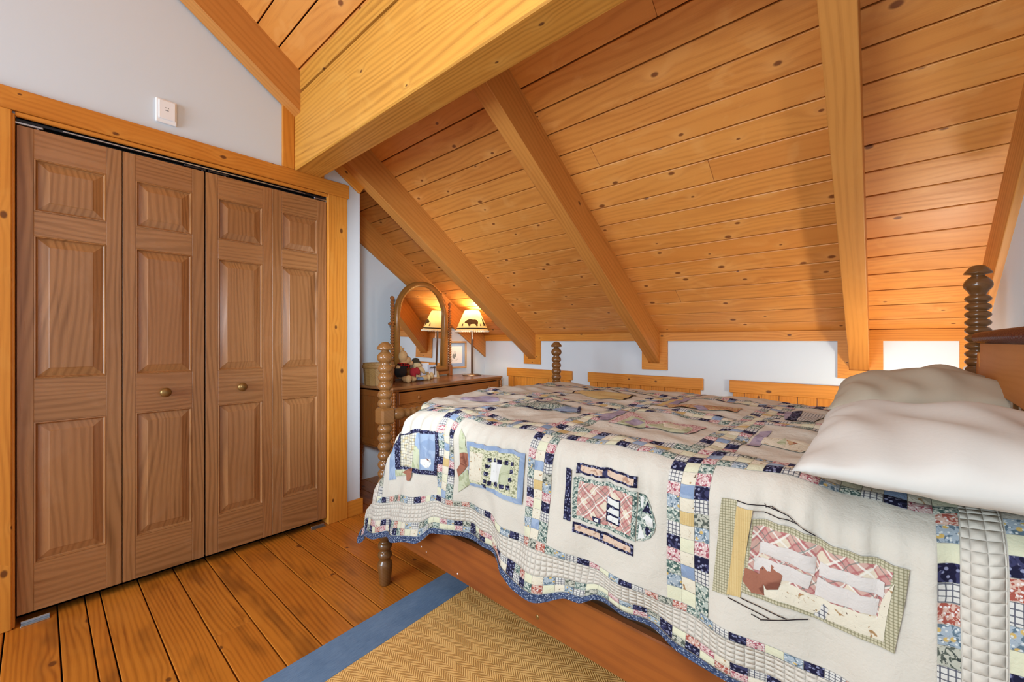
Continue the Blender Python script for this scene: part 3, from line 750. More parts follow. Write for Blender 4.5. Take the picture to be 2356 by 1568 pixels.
# sashes across the top
for vi, (c, n) in enumerate(VC):
    k = 0; b = .0735
    while b < 1.27:
        if not any(h-.01 < b+PS/2 < h+.1035 for h in HB[1:]) or True:
            for j, sq_ in enumerate((SEQL, SEQM, SEQR)):
                patch(c+j*PS, c+(j+1)*PS, b, b+PS, sq_[(k*1+vi*2+3*j) % len(sq_)], False)
        b += PS; k += 1
b = .075
k = 0
while b < 1.27:
    patch(1.832, 1.860, b, b+.031, SEQS[k % 10], False); b += .031; k += 1
# checker border at the hem, at the head and at the foot corner
CH = ['navy','redfloral','plaid','yellowcream','greyfloral','pinkfloral','navy','creamfloral','greenfloral','bluefloral','yellowcream']
i = 0; a = -.135
while a < 1.97:
    for j in range(2):
        patch(a, a+.0325, -.478-(j+1)*.0295, -.478-j*.0295, CH[(i*3+j*5+(i*i) % 4) % len(CH)], False)
    a += .0325; i += 1
b = -.478; i = 0
while b < -.03:
    for j in range(2):
        patch(1.91+j*.0325, 1.91+(j+1)*.0325, b, b+.0325, (['redfloral','bluefloral','navy','plaid','yellowcream'])[(i*2+j*3) % 5], False)
    if b < -.25 and b > -.46: patch(-.135, -.105, b, b+.0325, CH[(i*2) % 11], False); patch(-.105, -.075, b, b+.0325, CH[(i*2+5) % 11], False)
    b += .0325; i += 1
keys = sorted({r[3] for r in rest}); V_, F_, U_, I_ = [], [], [], []
for vs, fs, uv, key in rest:
    o_ = len(V_); V_ += vs; U_ += uv; F_ += [tuple(q+o_ for q in f) for f in fs]; I_ += [keys.index(key)]*len(fs)
o = uvmesh('patch_rows', V_, F_, U_, None, quilt, [F[k] for k in keys], I_); o['kind'] = 'stuff'
# hatched borders and blue binding
grid_mesh('border_band', -.072, 1.905, -.4765, -.3945, .012, .0022, F['hatch'], quilt)
grid_mesh('border_band', 1.862, 1.908, -.394, 1.2, .012, .0022, F['hatch'], quilt)
grid_mesh('border_band', -.072, .056, -.394, -.16, .012, .0022, F['hatch'], quilt)
grid_mesh('binding', -.167, 2.0, -.567, -.538, .009, .0040, F['binding'], quilt)
grid_mesh('binding', -.168, -.137, -.537, -.30, .009, .0040, F['binding'], quilt)
MOTIFS = [
 ('skyblue',0,[(0.14,-0.19),(0.197,-0.19),(0.197,-0.31),(0.147,-0.309)]),
 ('gridcream',0,[(0.228,-0.151),(0.336,-0.135),(0.332,-0.199),(0.349,-0.258),(0.221,-0.265)]),
 ('skyblue',0,[(0.334,-0.135),(0.467,-0.128),(0.474,-0.275),(0.368,-0.263),(0.371,-0.227),(0.328,-0.183)]),
 ('palegreen',0,[(0.328,-0.176),(0.37,-0.219),(0.377,-0.263),(0.316,-0.259)]),
 ('offwhite',0,[(0.381,-0.226),(0.442,-0.225),(0.447,-0.245),(0.43,-0.263),(0.406,-0.258),(0.381,-0.241)]),
 ('rust',0,[(0.405,-0.221),(0.447,-0.235),(0.419,-0.231)]),
 ('rust',0,[(0.399,-0.245),(0.435,-0.241),(0.411,-0.25)]),
 ('navy',0,[(0.326,-0.118),(0.491,-0.12),(0.49,-0.131),(0.327,-0.133),(0.217,-0.156)]),
 ('navy',0,[(0.463,-0.124),(0.491,-0.12),(0.494,-0.204),(0.485,-0.288),(0.465,-0.287),(0.473,-0.207)]),
 ('navy',0,[(0.195,-0.263),(0.309,-0.261),(0.488,-0.272),(0.483,-0.288),(0.339,-0.278),(0.2,-0.275)]),
 ('navy',0,[(0.235,-0.142),(0.241,-0.271),(0.196,-0.272),(0.186,-0.19)]),
 ('palegreen',0,[(0.196,-0.278),(0.256,-0.272),(0.325,-0.275),(0.314,-0.291),(0.198,-0.299)]),
 ('rust',0,[(0.253,-0.284),(0.295,-0.269),(0.326,-0.262),(0.327,-0.29),(0.318,-0.308),(0.301,-0.308),(0.292,-0.29)]),
 ('palegreen',0,[(0.607,-0.079),(0.671,-0.144),(0.67,-0.161),(0.611,-0.178)]),
 ('rust',0,[(0.613,-0.17),(0.67,-0.152),(0.661,-0.205),(0.597,-0.271),(0.589,-0.241),(0.614,-0.215)]),
 ('palegreen',0,[(0.66,-0.22),(0.669,-0.276),(0.6,-0.327),(0.602,-0.264)]),
 ('skyblue',0,[(0.661,-0.108),(0.929,-0.113),(0.924,-0.27),(0.666,-0.283)]),
 ('yellowfloral',0,[(0.669,-0.123),(0.914,-0.125),(0.902,-0.256),(0.667,-0.271)]),
 ('creamfloral',0,[(0.668,-0.144),(0.744,-0.141),(0.726,-0.26),(0.665,-0.258)]),
 ('offwhite',0,[(0.777,-0.165),(0.839,-0.158),(0.819,-0.235),(0.774,-0.242)]),
 ('palegreen',0,[(0.839,-0.158),(0.866,-0.161),(0.856,-0.228),(0.819,-0.235)]),
 ('navy',0,[(0.767,-0.15),(0.778,-0.151),(0.779,-0.165),(0.767,-0.164)]),
 ('navy',0,[(0.787,-0.151),(0.803,-0.151),(0.804,-0.164),(0.787,-0.165)]),
 ('navy',0,[(0.82,-0.148),(0.837,-0.146),(0.837,-0.16),(0.82,-0.162)]),
 ('navy',0,[(0.845,-0.147),(0.855,-0.148),(0.855,-0.162),(0.845,-0.161)]),
 ('navy',0,[(0.864,-0.151),(0.883,-0.149),(0.884,-0.162),(0.864,-0.164)]),
 ('navy',0,[(0.757,-0.177),(0.774,-0.177),(0.774,-0.191),(0.757,-0.192)]),
 ('navy',0,[(0.863,-0.175),(0.88,-0.174),(0.881,-0.186),(0.863,-0.188)]),
 ('navy',0,[(0.747,-0.207),(0.766,-0.205),(0.766,-0.221),(0.746,-0.223)]),
 ('navy',0,[(0.858,-0.201),(0.874,-0.2),(0.875,-0.211),(0.859,-0.213)]),
 ('navy',0,[(0.743,-0.239),(0.76,-0.237),(0.759,-0.251),(0.742,-0.253)]),
 ('navy',0,[(0.765,-0.24),(0.78,-0.238),(0.78,-0.254),(0.764,-0.257)]),
 ('navy',0,[(0.792,-0.238),(0.812,-0.232),(0.813,-0.247),(0.793,-0.253)]),
 ('navy',0,[(0.826,-0.23),(0.844,-0.225),(0.844,-0.24),(0.826,-0.245)]),
 ('navy',0,[(0.851,-0.226),(0.865,-0.224),(0.866,-0.238),(0.852,-0.24)]),
 ('navy',0,[(0.728,-0.26),(0.755,-0.258),(0.756,-0.271),(0.739,-0.273)]),
 ('navy',0,[(1.085,-0.118),(1.110,-0.118),(1.107,-0.270),(1.084,-0.270)]),
 ('navy',0,[(1.121,-0.099),(1.304,-0.103),(1.303,-0.131),(1.120,-0.127)]),
 ('peach',0,[(1.127,-0.105),(1.206,-0.107),(1.206,-0.123),(1.127,-0.121)]),
 ('peach',0,[(1.215,-0.107),(1.297,-0.109),(1.296,-0.125),(1.214,-0.123)]),
 ('greenfloral',0,[(1.116,-0.137),(1.304,-0.140),(1.302,-0.259),(1.112,-0.257)]),
 ('pinkplaid',0,[(1.124,-0.147),(1.294,-0.150),(1.291,-0.249),(1.121,-0.248)]),
 ('creamfloral',0,[(1.236,-0.153),(1.250,-0.172),(1.222,-0.172)]),
 ('navy',0,[(1.213,-0.172),(1.259,-0.173),(1.258,-0.239),(1.213,-0.238)]),
 ('offwhite',0,[(1.218,-0.176),(1.254,-0.177),(1.254,-0.194),(1.218,-0.193)]),
 ('offwhite',0,[(1.218,-0.198),(1.254,-0.199),(1.254,-0.214),(1.218,-0.213)]),
 ('offwhite',0,[(1.218,-0.218),(1.254,-0.219),(1.253,-0.235),(1.218,-0.234)]),
 ('navy',0,[(1.171,-0.234),(1.201,-0.234),(1.200,-0.248),(1.178,-0.249)]),
 ('offwhite',0,[(1.183,-0.237),(1.196,-0.237),(1.195,-0.245),(1.183,-0.245)]),
 ('navy',0,[(1.114,-0.267),(1.297,-0.268),(1.296,-0.297),(1.114,-0.296)]),
 ('peach',0,[(1.120,-0.273),(1.198,-0.274),(1.198,-0.290),(1.120,-0.290)]),
 ('peach',0,[(1.207,-0.274),(1.290,-0.275),(1.290,-0.291),(1.206,-0.290)]),
 ('greenfloral',0,[(1.306,-0.143),(1.323,-0.147),(1.341,-0.163),(1.352,-0.182),(1.356,-0.2),(1.352,-0.220),(1.341,-0.238),(1.323,-0.252),(1.304,-0.256)]),
 ('offwhite',0,[(1.309,-0.149),(1.328,-0.156),(1.312,-0.186)]),
 ('navy',0,[(1.314,-0.188),(1.332,-0.160),(1.346,-0.180)]),
 ('offwhite',0,[(1.312,-0.200),(1.330,-0.189),(1.349,-0.190),(1.350,-0.210),(1.330,-0.211)]),
 ('navy',0,[(1.314,-0.211),(1.346,-0.219),(1.332,-0.239)]),
 ('offwhite',0,[(1.311,-0.214),(1.327,-0.244),(1.308,-0.250)]),
 ('tanweave',0,[(1.502,-0.107),(1.533,-0.108),(1.517,-0.298),(1.484,-0.301)]),
 ('yellow',0,[(1.533,-0.119),(1.562,-0.12),(1.557,-0.163),(1.541,-0.292),(1.514,-0.296)]),
 ('tanweave',0,[(1.562,-0.136),(1.8,-0.137),(1.781,-0.279),(1.542,-0.28)]),
 ('pinkplaid',0,[(1.563,-0.148),(1.780,-0.148),(1.766,-0.262),(1.553,-0.262)]),
 ('creamfloral',0,[(1.556,-0.258),(1.600,-0.250),(1.622,-0.236),(1.66,-0.238),(1.706,-0.237),(1.757,-0.233),(1.770,-0.195),(1.781,-0.165),(1.768,-0.269),(1.66,-0.272),(1.557,-0.271)]),
 ('greywhite',0,[(1.574,-0.177),(1.668,-0.171),(1.665,-0.203),(1.572,-0.197)]),
 ('greywhite',0,[(1.566,-0.206),(1.662,-0.205),(1.657,-0.23),(1.609,-0.234),(1.564,-0.228)]),
 ('greywhite',0,[(1.677,-0.175),(1.772,-0.171),(1.77,-0.197),(1.673,-0.2)]),
 ('greywhite',0,[(1.671,-0.202),(1.765,-0.202),(1.758,-0.231),(1.666,-0.236)]),
 ('pinkplaid',0,[(1.571,-0.199),(1.665,-0.204),(1.664,-0.2),(1.59,-0.198)]),
 ('pinkplaid',0,[(1.674,-0.2),(1.702,-0.193),(1.763,-0.196),(1.762,-0.203),(1.7,-0.202)]),
 ('rust',0,[(1.552,-0.229),(1.563,-0.231),(1.575,-0.236),(1.575,-0.224),(1.579,-0.219),(1.598,-0.226),(1.6,-0.212),(1.615,-0.225),(1.609,-0.251),(1.591,-0.259),(1.584,-0.251),(1.587,-0.27),(1.563,-0.272),(1.548,-0.256)]),
 ('navy',0,[(1.579,-0.224),(1.583,-0.224),(1.581,-0.228)]),
 ('plaid',0,[(1.67,-0.26),(1.684,-0.245),(1.691,-0.25),(1.686,-0.273),(1.665,-0.274)]),
 ('stitch',0.0018,[(1.533,-0.108),(1.611,-0.112)]),
 ('stitch',0.0018,[(1.562,-0.122),(1.64,-0.126)]),
 ('stitch',0.0018,[(1.599,-0.107),(1.666,-0.135)]),
 ('stitch',0.0018,[(1.583,-0.106),(1.587,-0.113),(1.599,-0.107)]),
 ('stitch',0.0018,[(1.516,-0.301),(1.594,-0.311)]),
 ('stitch',0.0018,[(1.541,-0.292),(1.623,-0.299)]),
 ('stitch',0.0018,[(1.561,-0.316),(1.578,-0.319),(1.657,-0.286)]),
 ('lavender',0,[(1.0,0.242),(1.005,0.44),(1.033,0.421),(1.06,0.198),(1.039,0.179)]),
 ('pinkfloral',0,[(1.075,0.172),(1.043,0.401),(1.149,0.287),(1.202,0.354),(1.33,0.351),(1.329,0.187),(1.289,0.218),(1.181,0.227),(1.1,0.177)]),
 ('palegreen',0,[(1.1,0.177),(1.093,0.303),(1.151,0.281),(1.181,0.227),(1.148,0.182)]),
 ('lavender',0,[(1.113,0.208),(1.116,0.281),(1.162,0.26),(1.147,0.198)]),
 ('palegreen',0,[(1.171,0.247),(1.211,0.332),(1.303,0.304),(1.325,0.198),(1.266,0.2)]),
 ('creamfloral',0,[(1.201,0.313),(1.286,0.312),(1.294,0.23),(1.232,0.25)]),
 ('yellow',0,[(1.045,0.59),(1.075,0.59),(1.065,0.86),(1.045,0.86)]),
 ('lavender',0,[(1.076,0.59),(1.11,0.59),(1.095,0.86),(1.066,0.86)]),
 ('orangefloral',0,[(1.068,0.643),(1.205,0.732),(1.331,0.763),(1.341,0.639),(1.213,0.588),(1.122,0.556)]),
 ('lavender',0,[(1.183,0.638),(1.214,0.656),(1.252,0.602),(1.227,0.571)]),
 ('lavender',0,[(1.483,0.183),(1.483,0.345),(1.509,0.366),(1.512,0.19)]),
 ('creamfloral',0,[(1.507,0.284),(1.595,0.298),(1.637,0.26),(1.606,0.192),(1.508,0.233)]),
 ('palegreen',0,[(1.542,0.249),(1.555,0.302),(1.568,0.226)]),
 ('orangefloral',0,[(1.559,0.281),(1.587,0.272),(1.572,0.246)]),
 ('lavender',0,[(1.455,0.839),(1.482,0.844),(1.506,0.567)]),
 ('navy',0,[(1.506,0.567),(1.482,0.844),(1.511,0.874),(1.533,0.584)]),
 ('plaid',0,[(1.53,0.622),(1.516,0.846),(1.587,0.818),(1.584,0.567)]),
 ('greenfloral',0,[(0.587,0.229),(0.601,0.366),(0.783,0.387),(0.761,0.264),(0.643,0.223)]),
 ('navy',0.016,[(0.616,0.229),(0.725,0.238)]),
 ('navy',0.016,[(0.72,0.252),(0.758,0.275)]),
 ('navy',0.016,[(0.606,0.36),(0.691,0.354)]),
 ('navy',0.016,[(0.715,0.335),(0.771,0.372)]),
 ('skyblue',0,[(0.762,0.277),(0.781,0.342),(0.828,0.369),(0.877,0.289),(0.819,0.259)]),
 ('navy',0.012,[(0.822,0.381),(0.888,0.272)]),
 ('navy',0.012,[(0.813,0.261),(0.895,0.254)]),
 ('lavender',0,[(0.257,0.214),(0.197,0.321),(0.361,0.362),(0.44,0.297),(0.372,0.236)]),
 ('yellow',0,[(0.547,0.725),(0.54,0.816),(0.825,0.856),(0.859,0.679),(0.66,0.675)]),
 ('stitch',0.008,[(0.56,0.697),(0.501,0.875),(0.819,0.88)]),
 ('stitch',0.008,[(0.819,0.88),(0.856,0.685)]),
]

def applique(mat, pts, layer):
    bm = bmesh.new()
    f = bm.faces.new([bm.verts.new((a, b, 0)) for a, b in pts])
    xs = [p[0] for p in pts]; ys = [p[1] for p in pts]; st = .014
    for lo, hi_, ax in ((min(xs), max(xs), 0), (min(ys), max(ys), 1)):
        k = math.floor(lo/st)+1
        while k*st < hi_:
            co = [0,0,0]; co[ax] = k*st; no = [0,0,0]; no[ax] = 1
            bmesh.ops.bisect_plane(bm, geom=bm.verts[:]+bm.edges[:]+bm.faces[:], plane_co=co, plane_no=no); k += 1
    bmesh.ops.triangulate(bm, faces=[f for f in bm.faces if len(f.verts) > 4])
    bm.verts.index_update(); vs, uv = [], []
    bnd = {v.index for e in bm.edges if len(e.link_faces) == 1 for v in e.verts}
    for v in bm.verts:
        p, n = q_norm(v.co.x, v.co.y); uv.append((v.co.x, v.co.y)); vs.append(tuple(p+n*(.0030+.00075*layer-(.0008 if v.index in bnd else 0))))
    fs = []
    for f in bm.faces:
        ids = [v.index for v in f.verts]
        if f.normal.z < 0: ids.reverse()
        fs.append(tuple(ids))
    bm.free()
    return uvmesh('applique', vs, fs, uv, F[mat], quilt)
def overlap(p, q):
    ax0, ax1, ay0, ay1 = min(x for x, _ in p), max(x for x, _ in p), min(y for _, y in p), max(y for _, y in p)
    bx0, bx1, by0, by1 = min(x for x, _ in q), max(x for x, _ in q), min(y for _, y in q), max(y for _, y in q)
    return ax0 < bx1 and bx0 < ax1 and ay0 < by1 and by0 < ay1
done = []
for mat, w, pts in MOTIFS:
    polys = []
    if w:
        for (a0, b0), (a1, b1) in zip(pts, pts[1:]):
            d = Vector((a1-a0, b1-b0)); n = Vector((-d.y, d.x)).normalized()*w/2
            polys.append([(a0-n.x, b0-n.y), (a1-n.x, b1-n.y), (a1+n.x, b1+n.y), (a0+n.x, b0+n.y)])
    else: polys.append(pts)
    for p in polys:
        lay = 1+max([l for q, l in done if overlap(p, q)] or [-1])
        applique(mat, p, lay); done.append((p, lay))

# ================= pillows =================
def pillow(name, cx, cy, z0, lx, ly, h, tilt, rz, m, label, seed=0):
    rn = random.Random(seed); n = 40; bm = bmesh.new(); grid = {}
    ph = [rn.uniform(0, 6) for _ in range(8)]
    for s in (1, -1):
        for j in range(n+1):
            for i in range(n+1):
                u, v = 2*i/n-1, 2*j/n-1
                edge = i in (0, n) or j in (0, n)
                if edge and s < 0: grid[(s, i, j)] = grid[(1, i, j)]; continue
                k = max(0., (1-abs(u)**2.6)*(1-abs(v)**2.6))**.55
                pin = 1-.055*(1-abs(v)**2) if True else 1
                x = u*lx*(1-.06*(1-u*u)*0-.05*(1-v*v)*abs(u)**6*-1*0)*(1-.05*(abs(u)**8)*(1-v*v))
                y = v*ly*(1-.05*(abs(v)**8)*(1-u*u))
                wr = .013*k*(math.sin(5*u+3*v+ph[0])*math.sin(4*v-2*u+ph[1]))+.006*math.sin(13*u+7*v+ph[2])*math.sin(3*v+ph[3])*k
                # gathers at the edges
                ed = max(abs(u), abs(v)); wr += .006*_sm(.55, .95, ed)*math.sin(17*(v if abs(u) > abs(v) else u)+ph[4])*(k**.4)
                z = s*(h*k*(.62 if s > 0 else .38)+(wr if s > 0 else wr*.3))
                if edge: z = .006*math.sin(7*u+5*v+ph[5])
                grid[(s, i, j)] = bm.verts.new((x, y, z))
    for s in (1, -1):
        for j in range(n):
            for i in range(n):
                q = [grid[(s, i, j)], grid[(s, i+1, j)], grid[(s, i+1, j+1)], grid[(s, i, j+1)]]
                if s < 0: q.reverse()
                if len(set(q)) == 4:
                    try: bm.faces.new(q)
                    except ValueError: pass
    me = bpy.data.meshes.new(name); bm.to_mesh(me); bm.free()
    l = me.uv_layers.new(name='UVMap')
    for lp in me.loops: l.data[lp.index].uv = me.vertices[lp.vertex_index].co.xy
    for p in me.polygons: p.use_smooth = True
    o = link(name, me, m); o.matrix_world = mw @ Matrix.Translation((cx, cy, z0)) @ Matrix.Rotation(rz, 4, 'Z') @ Matrix.Rotation(tilt[0], 4, 'X') @ Matrix.Rotation(tilt[1], 4, 'Y')
    return tag(o, label, 'pillow', 'pillows at the head of the bed')
M_PIL = fabric('pillow_ivory', '#c6c2ba'); M_PIL2 = fabric('pillow_beige', '#aa9f8c')
pillow('pillow', 1.820, .995, .955, .225, .345, .155, (math.radians(1), math.radians(-6)), .05, M_PIL2, 'beige pillow on the far side of the bed, nearer the knee wall', 3)
pillow('pillow', 1.878, .205, .930, .245, .360, .128, (math.radians(.3), math.radians(-1)), .045, M_PIL, 'ivory pillow on the near side of the bed, hanging over the edge', 5)

# ================= dresser =================
DZ = .82
dr = empty('dresser', (-2.58, 1.65, 0), math.atan2(.9955, -.095), 'brown walnut dresser with turned knobs standing against the white end wall', 'dresser')
# local x: along the width (front left -> front right), local y: toward the back wall
DWd, DDp = 1.256, .48
board('top', (-.012, DDp/2-.006, .809), (DWd+.012, DDp/2-.006, .809), (0,1,0), DDp+.016, .022, M_DTOP, dr, .006)
board('moulding', (-.004, .004, .791), (DWd+.004, .004, .791), (0,0,1), .014, .02, M_DRESS, dr, .005)
for x in (.012, DWd-.012):
    sp = board('side_panel', (x, DDp/2, .39), (x, DDp/2, .783), (0,1,0), DDp-.02, .020, M_DRESS, dr, .002)
    s = -1 if x < .5 else 1
    for y in (.03, DDp-.03): board('side_stile', (x+s*.012, y, .385), (x+s*.012, y, .785), (0,1,0), .055, .010, M_DRESS, dr, .002)
    for z in (.405, .765): board('side_rail', (x+s*.012, .058, z), (x+s*.012, DDp-.058, z), (0,0,1), .045, .010, M_DRESS, dr, .002)
board('back_panel', (.02, DDp-.01, .585), (DWd-.02, DDp-.01, .585), (0,0,1), .40, .012, M_DRESS, dr, .001)
board('bottom_panel', (.02, DDp/2, .392), (DWd-.02, DDp/2, .392), (0,1,0), DDp-.04, .012, M_DRESS, dr, .001)
for x in (.030, DWd-.030):
    bm = bmesh.new(); bm_lathe(bm, beads(.40, .782, 17, .0135, .009, 5), 14)
    o = from_bm('spool_column', bm, M_DRESS, dr, True); o.location = (x+(-.018 if x < .5 else .018), -.004, 0)
for z0, z1 in ((.690, .775), (.535, .678), (.408, .523)):
    d = board('drawer', (.055, .004, (z0+z1)/2), (DWd-.055, .004, (z0+z1)/2), (0,0,1), z1-z0, .020, M_DRESS, dr, .003)
    for x in (.225, DWd-.205):
        lathe('knob', [(0, .007), (.008, .006), (.014, .013), (.020, .0145), (.026, .010), (.028, 0)], M_DRESS, d, 18, M=Matrix.Translation((x-DWd/2, 0, .009)))
    board('divider', (.045, .012, z0-.006), (DWd-.045, .012, z0-.006), (0,0,1), .011, .022, M_DRESS, dr, .002)
for x in (.046, DWd-.046): board('front_stile', (x, .012, .392), (x, .012, .785), (1,0,0), .022, .024, M_DRESS, dr, .002)
apron = [(0, .36), (.03, .345), (.10, .372), (.25, .385), (DWd/2, .36), (DWd-.25, .385), (DWd-.10, .372), (DWd-.03, .345), (DWd, .36), (DWd, .40), (0, .40)]
prism('apron', apron, .018, lambda u, v, w: (u, .004+w, v), M_DRESS, dr)
for x in (.014, DWd-.014):
    prism('side_apron', [(.02, .34), (.10, .37), (DDp-.10, .37), (DDp-.02, .34), (DDp-.02, .40), (.02, .40)], .016, lambda u, v, w, x=x: (x-.008+w, u, v), M_DRESS, dr)
for x in (.035, DWd-.035):
    for y in (.035, DDp-.035):
        lathe('leg', [(0, .014), (.01, .017), (.05, .016), (.12, .020), (.22, .026), (.27, .022), (.285, .027), (.30, .022), (.31, .030), (.40, .030)], M_DRESS, dr, 18, (x, y, 0))
# mirror: arched frame swung between two spool posts
ML, MR, MY = .308, 1.03, .425
Mc = (ML+MR)/2
mi = empty('mirror', (0, 0, DZ), 0, 'arched wood-framed swing mirror between spool posts on the dresser', 'mirror')
mi.matrix_world = Matrix.Translation((-2.58, 1.65, DZ)) @ Matrix.Rotation(math.atan2(.9955, -.095), 4, 'Z') @ Matrix.Translation((Mc, MY, 0)) @ Matrix.Rotation(math.radians(4), 4, 'Z') @ Matrix.Translation((-Mc, -MY, 0))
M_MIRF = wood('mirror_frame_wood', '#96652f', '#6a421a', ring=60, ramt=.2, knot=0, var=0, rough=.25, fib=.12)
def arch(r, zbase, zc_, n=24):
    p = [(-r, zbase)]+[(-r*math.cos(PI*k/n), zc_+r*math.sin(PI*k/n)) for k in range(n+1)]+[(r, zbase)]
    return p
ro, ri, zcn = .325, .277, .535
outer, inner = arch(ro, .045, zcn), arch(ri, .095, zcn)
bm = bmesh.new(); prof = [(0, .024), (0, -.010), (.3, -.018), (.6, -.016), (.85, -.008), (1, -.004), (1, .022)]
rings = []
for (u0, v0), (u1, v1) in zip(outer, inner):
    rings.append([bm.verts.new((Mc+u0+(u1-u0)*t, MY+h, v0+(v1-v0)*t)) for t, h in prof])
for r0, r1 in zip(rings, rings[1:]+rings[:1]):
    for k in range(len(prof)-1): bm.faces.new((r0[k], r1[k], r1[k+1], r0[k+1]))
bmesh.ops.recalc_face_normals(bm, faces=bm.faces); from_bm('frame', bm, M_MIRF, mi, True)
gm = G('silvered_glass', .02); gm.b.inputs['Metallic'].default_value = 1; gm.col((.86, .87, .87, 1))
bm = bmesh.new(); vs = [bm.verts.new((Mc+u, MY-.003, v)) for u, v in arch(ri+.004, .09, zcn)]; f = bm.faces.new(vs); bm.normal_update()
if f.normal.y > 0: f.normal_flip()
bm.transform(Matrix.Translation((Mc, MY+.010, .47)) @ Matrix.Rotation(math.radians(1.8), 4, 'Z') @ Matrix.Rotation(math.radians(1.5), 4, 'X') @ Matrix.Translation((-Mc, -MY, -.47)))
from_bm('glass', bm, gm.mat, mi)
bm = bmesh.new(); vs = [bm.verts.new((Mc+u, MY+.026, v)) for u, v in arch(ro-.01, .05, zcn)]; bm.faces.new(vs); from_bm('backing', bm, M_DRESS, mi)
for x, s in ((ML, -1), (MR, 1)):
    pr = [(0, .016), (.05, .016)]+beads(.05, .66, 26, .0165, .0075, 6)+[(.662, .008)]+[(.664+.036*t/8, .006+.012*math.sin(PI*t/8)**.8) for t in range(1, 9)]
    p = lathe('spool_post', pr, M_DRESS, mi, 16, (x, MY, 0))
    b = board('foot_block', (x, MY, 0), (x, MY, .095), (1,0,0), .040, .036, M_DRESS, mi, .003)
    M = Matrix.Translation((x, MY, .47)) @ Matrix.Rotation(s*PI/2, 4, 'Y')
    lathe('swing_knob', [(-.03, .006), (.0, .006), (.018, .006), (.022, .012), (.030, .014), (.036, .009), (.038, 0)], M_DRESS, mi, 14, M=M)
board('cross_bar', (ML, MY, .030), (MR, MY, .030), (0,0,1), .030, .022, M_DRESS, mi, .003)

# ================= lamp on the dresser =================
lp = empty('table_lamp', (-2.955, 2.765, DZ), 0, 'lit table lamp with a bear silhouette on its laced shade', 'lamp')
lathe('base', [(0, .088), (.004, .092), (.008, .089), (.012, .075), (.015, .03), (.02, .014)], M_NICKEL, lp, 32)
lathe('pole', [(.015, .0095), (.44, .0095), (.45, .013), (.47, .013)], M_NICKEL, lp, 16)
g = G('parchment_shade', .8, .1)
nz = g.noise(g.obj(), 18., 4.); cc = g.mix(nz, lin('#ecd096'), lin('#dcb670')); g.col(cc)
tl = g.n('ShaderNodeBsdfTranslucent'); g.put(tl.inputs[0], cc)
ms = g.n('ShaderNodeMixShader'); ms.inputs[0].default_value = .30
em = g.n('ShaderNodeEmission'); g.put(em.inputs[0], cc); em.inputs[1].default_value = .12
ad = g.n('ShaderNodeAddShader'); g.L.new(g.b.outputs[0], ms.inputs[1]); g.L.new(tl.outputs[0], ms.inputs[2]); g.L.new(ms.outputs[0], ad.inputs[0]); g.L.new(em.outputs[0], ad.inputs[1])
g.L.new(ad.outputs[0], g.N['Material Output'].inputs[0])
SB, ST, RB, RT = .428, .628, .158, .068
sh = lathe('shade', [(SB, RB), (ST, RT)], g.mat, lp, 40, cap=False)
M_DK = plain('dark_brown_cutout', '#3a2208', .9)
M_DK2 = plain('warm_brown_cutout', '#6b4310', .9)
def on_shade(poly, ang0, sc, v0, name, m, off=.0025):
    """flat cutout wrapped on the cone; poly in metres (u right, v up) about (ang0, v0)"""
    bm = bmesh.new(); f = bm.faces.new([bm.verts.new((u*sc, v*sc, 0)) for u, v in poly])
    for k in range(-14, 15):
        bmesh.ops.bisect_plane(bm, geom=bm.verts[:]+bm.edges[:]+bm.faces[:], plane_co=(k*.008, 0, 0), plane_no=(1,0,0))
    for v in bm.verts:
        z = v0+v.co.y; r = RB+(RT-RB)*(z-SB)/(ST-SB)+off; a = ang0+v.co.x/r
        v.co = (r*math.cos(a), r*math.sin(a), z)
    return from_bm(name, bm, m, lp)
cam_a = math.atan2(-2.765, 2.955)
bear = [(-1, .05), (-.98, .16), (-.86, .30), (-.72, .36), (-.66, .44), (-.55, .46), (-.30, .58), (-.05, .56), (.25, .50), (.55, .52), (.82, .42), (.98, .22), (1, 0), (.92, -.2), (.95, -.45), (.70, -.45), (.66, -.25), (.45, -.12), (.1, -.14), (-.1, -.2), (-.12, -.45), (-.38, -.45), (-.40, -.3), (-.5, -.12), (-.66, -.02), (-.8, -.02)]
on_shade(bear, cam_a-.05, .066, SB+.070, 'bear_cutout', M_DK2)
def pine(n=5):
    L = [(-.05, 0), (-.05, .25)]; 
    for k in range(n):
        z = .25+k*.32; w = .5*(1-k/(n+.5)); L += [(-w, z), (-w*.35, z+.2)]
    L += [(0, .25+n*.32+.15)]
    return L+[(-u, v) for u, v in reversed(L[:-1])]
for a in (1.05, 2.2, 3.4, 4.6): on_shade(pine(), cam_a+a, .055, SB+.032, 'tree_cutout', M_DK)
on_shade(pine(4), cam_a+.62, .020, SB+.038, 'tree_cutout', M_DK)
on_shade(pine(4), cam_a-.70, .026, SB+.036, 'tree_cutout', M_DK)
bm = bmesh.new()
bm_lathe(bm, [(SB+.014, RB-.0045), (SB+.026, RB-.0100)], 48, cap=False)
bmesh.ops.recalc_face_normals(bm, faces=bm.faces)
o = from_bm('ground_strip', bm, M_DK, lp)
bm = bmesh.new()
for k in range(54):
    a = 2*PI*k/54; r = RB+.002; bm_ball(bm, (r*math.cos(a), r*math.sin(a), SB-.004), (.0075, .0075, .009), 6)
o = from_bm('fringe', bm, plain('cream_tassels', '#f5ecd6', .9), lp); o['kind'] = 'stuff'
bm = bmesh.new()
for k in range(40):
    a = 2*PI*k/40; r = RT+.001; bm_tube(bm, [(r*math.cos(a), r*math.sin(a), ST-.008), ((r+.004)*math.cos(a+.05), (r+.004)*math.sin(a+.05), ST+.004)], .0022, 5)
o = from_bm('lacing', bm, M_DK2, lp); o['kind'] = 'stuff'
bm = bmesh.new()
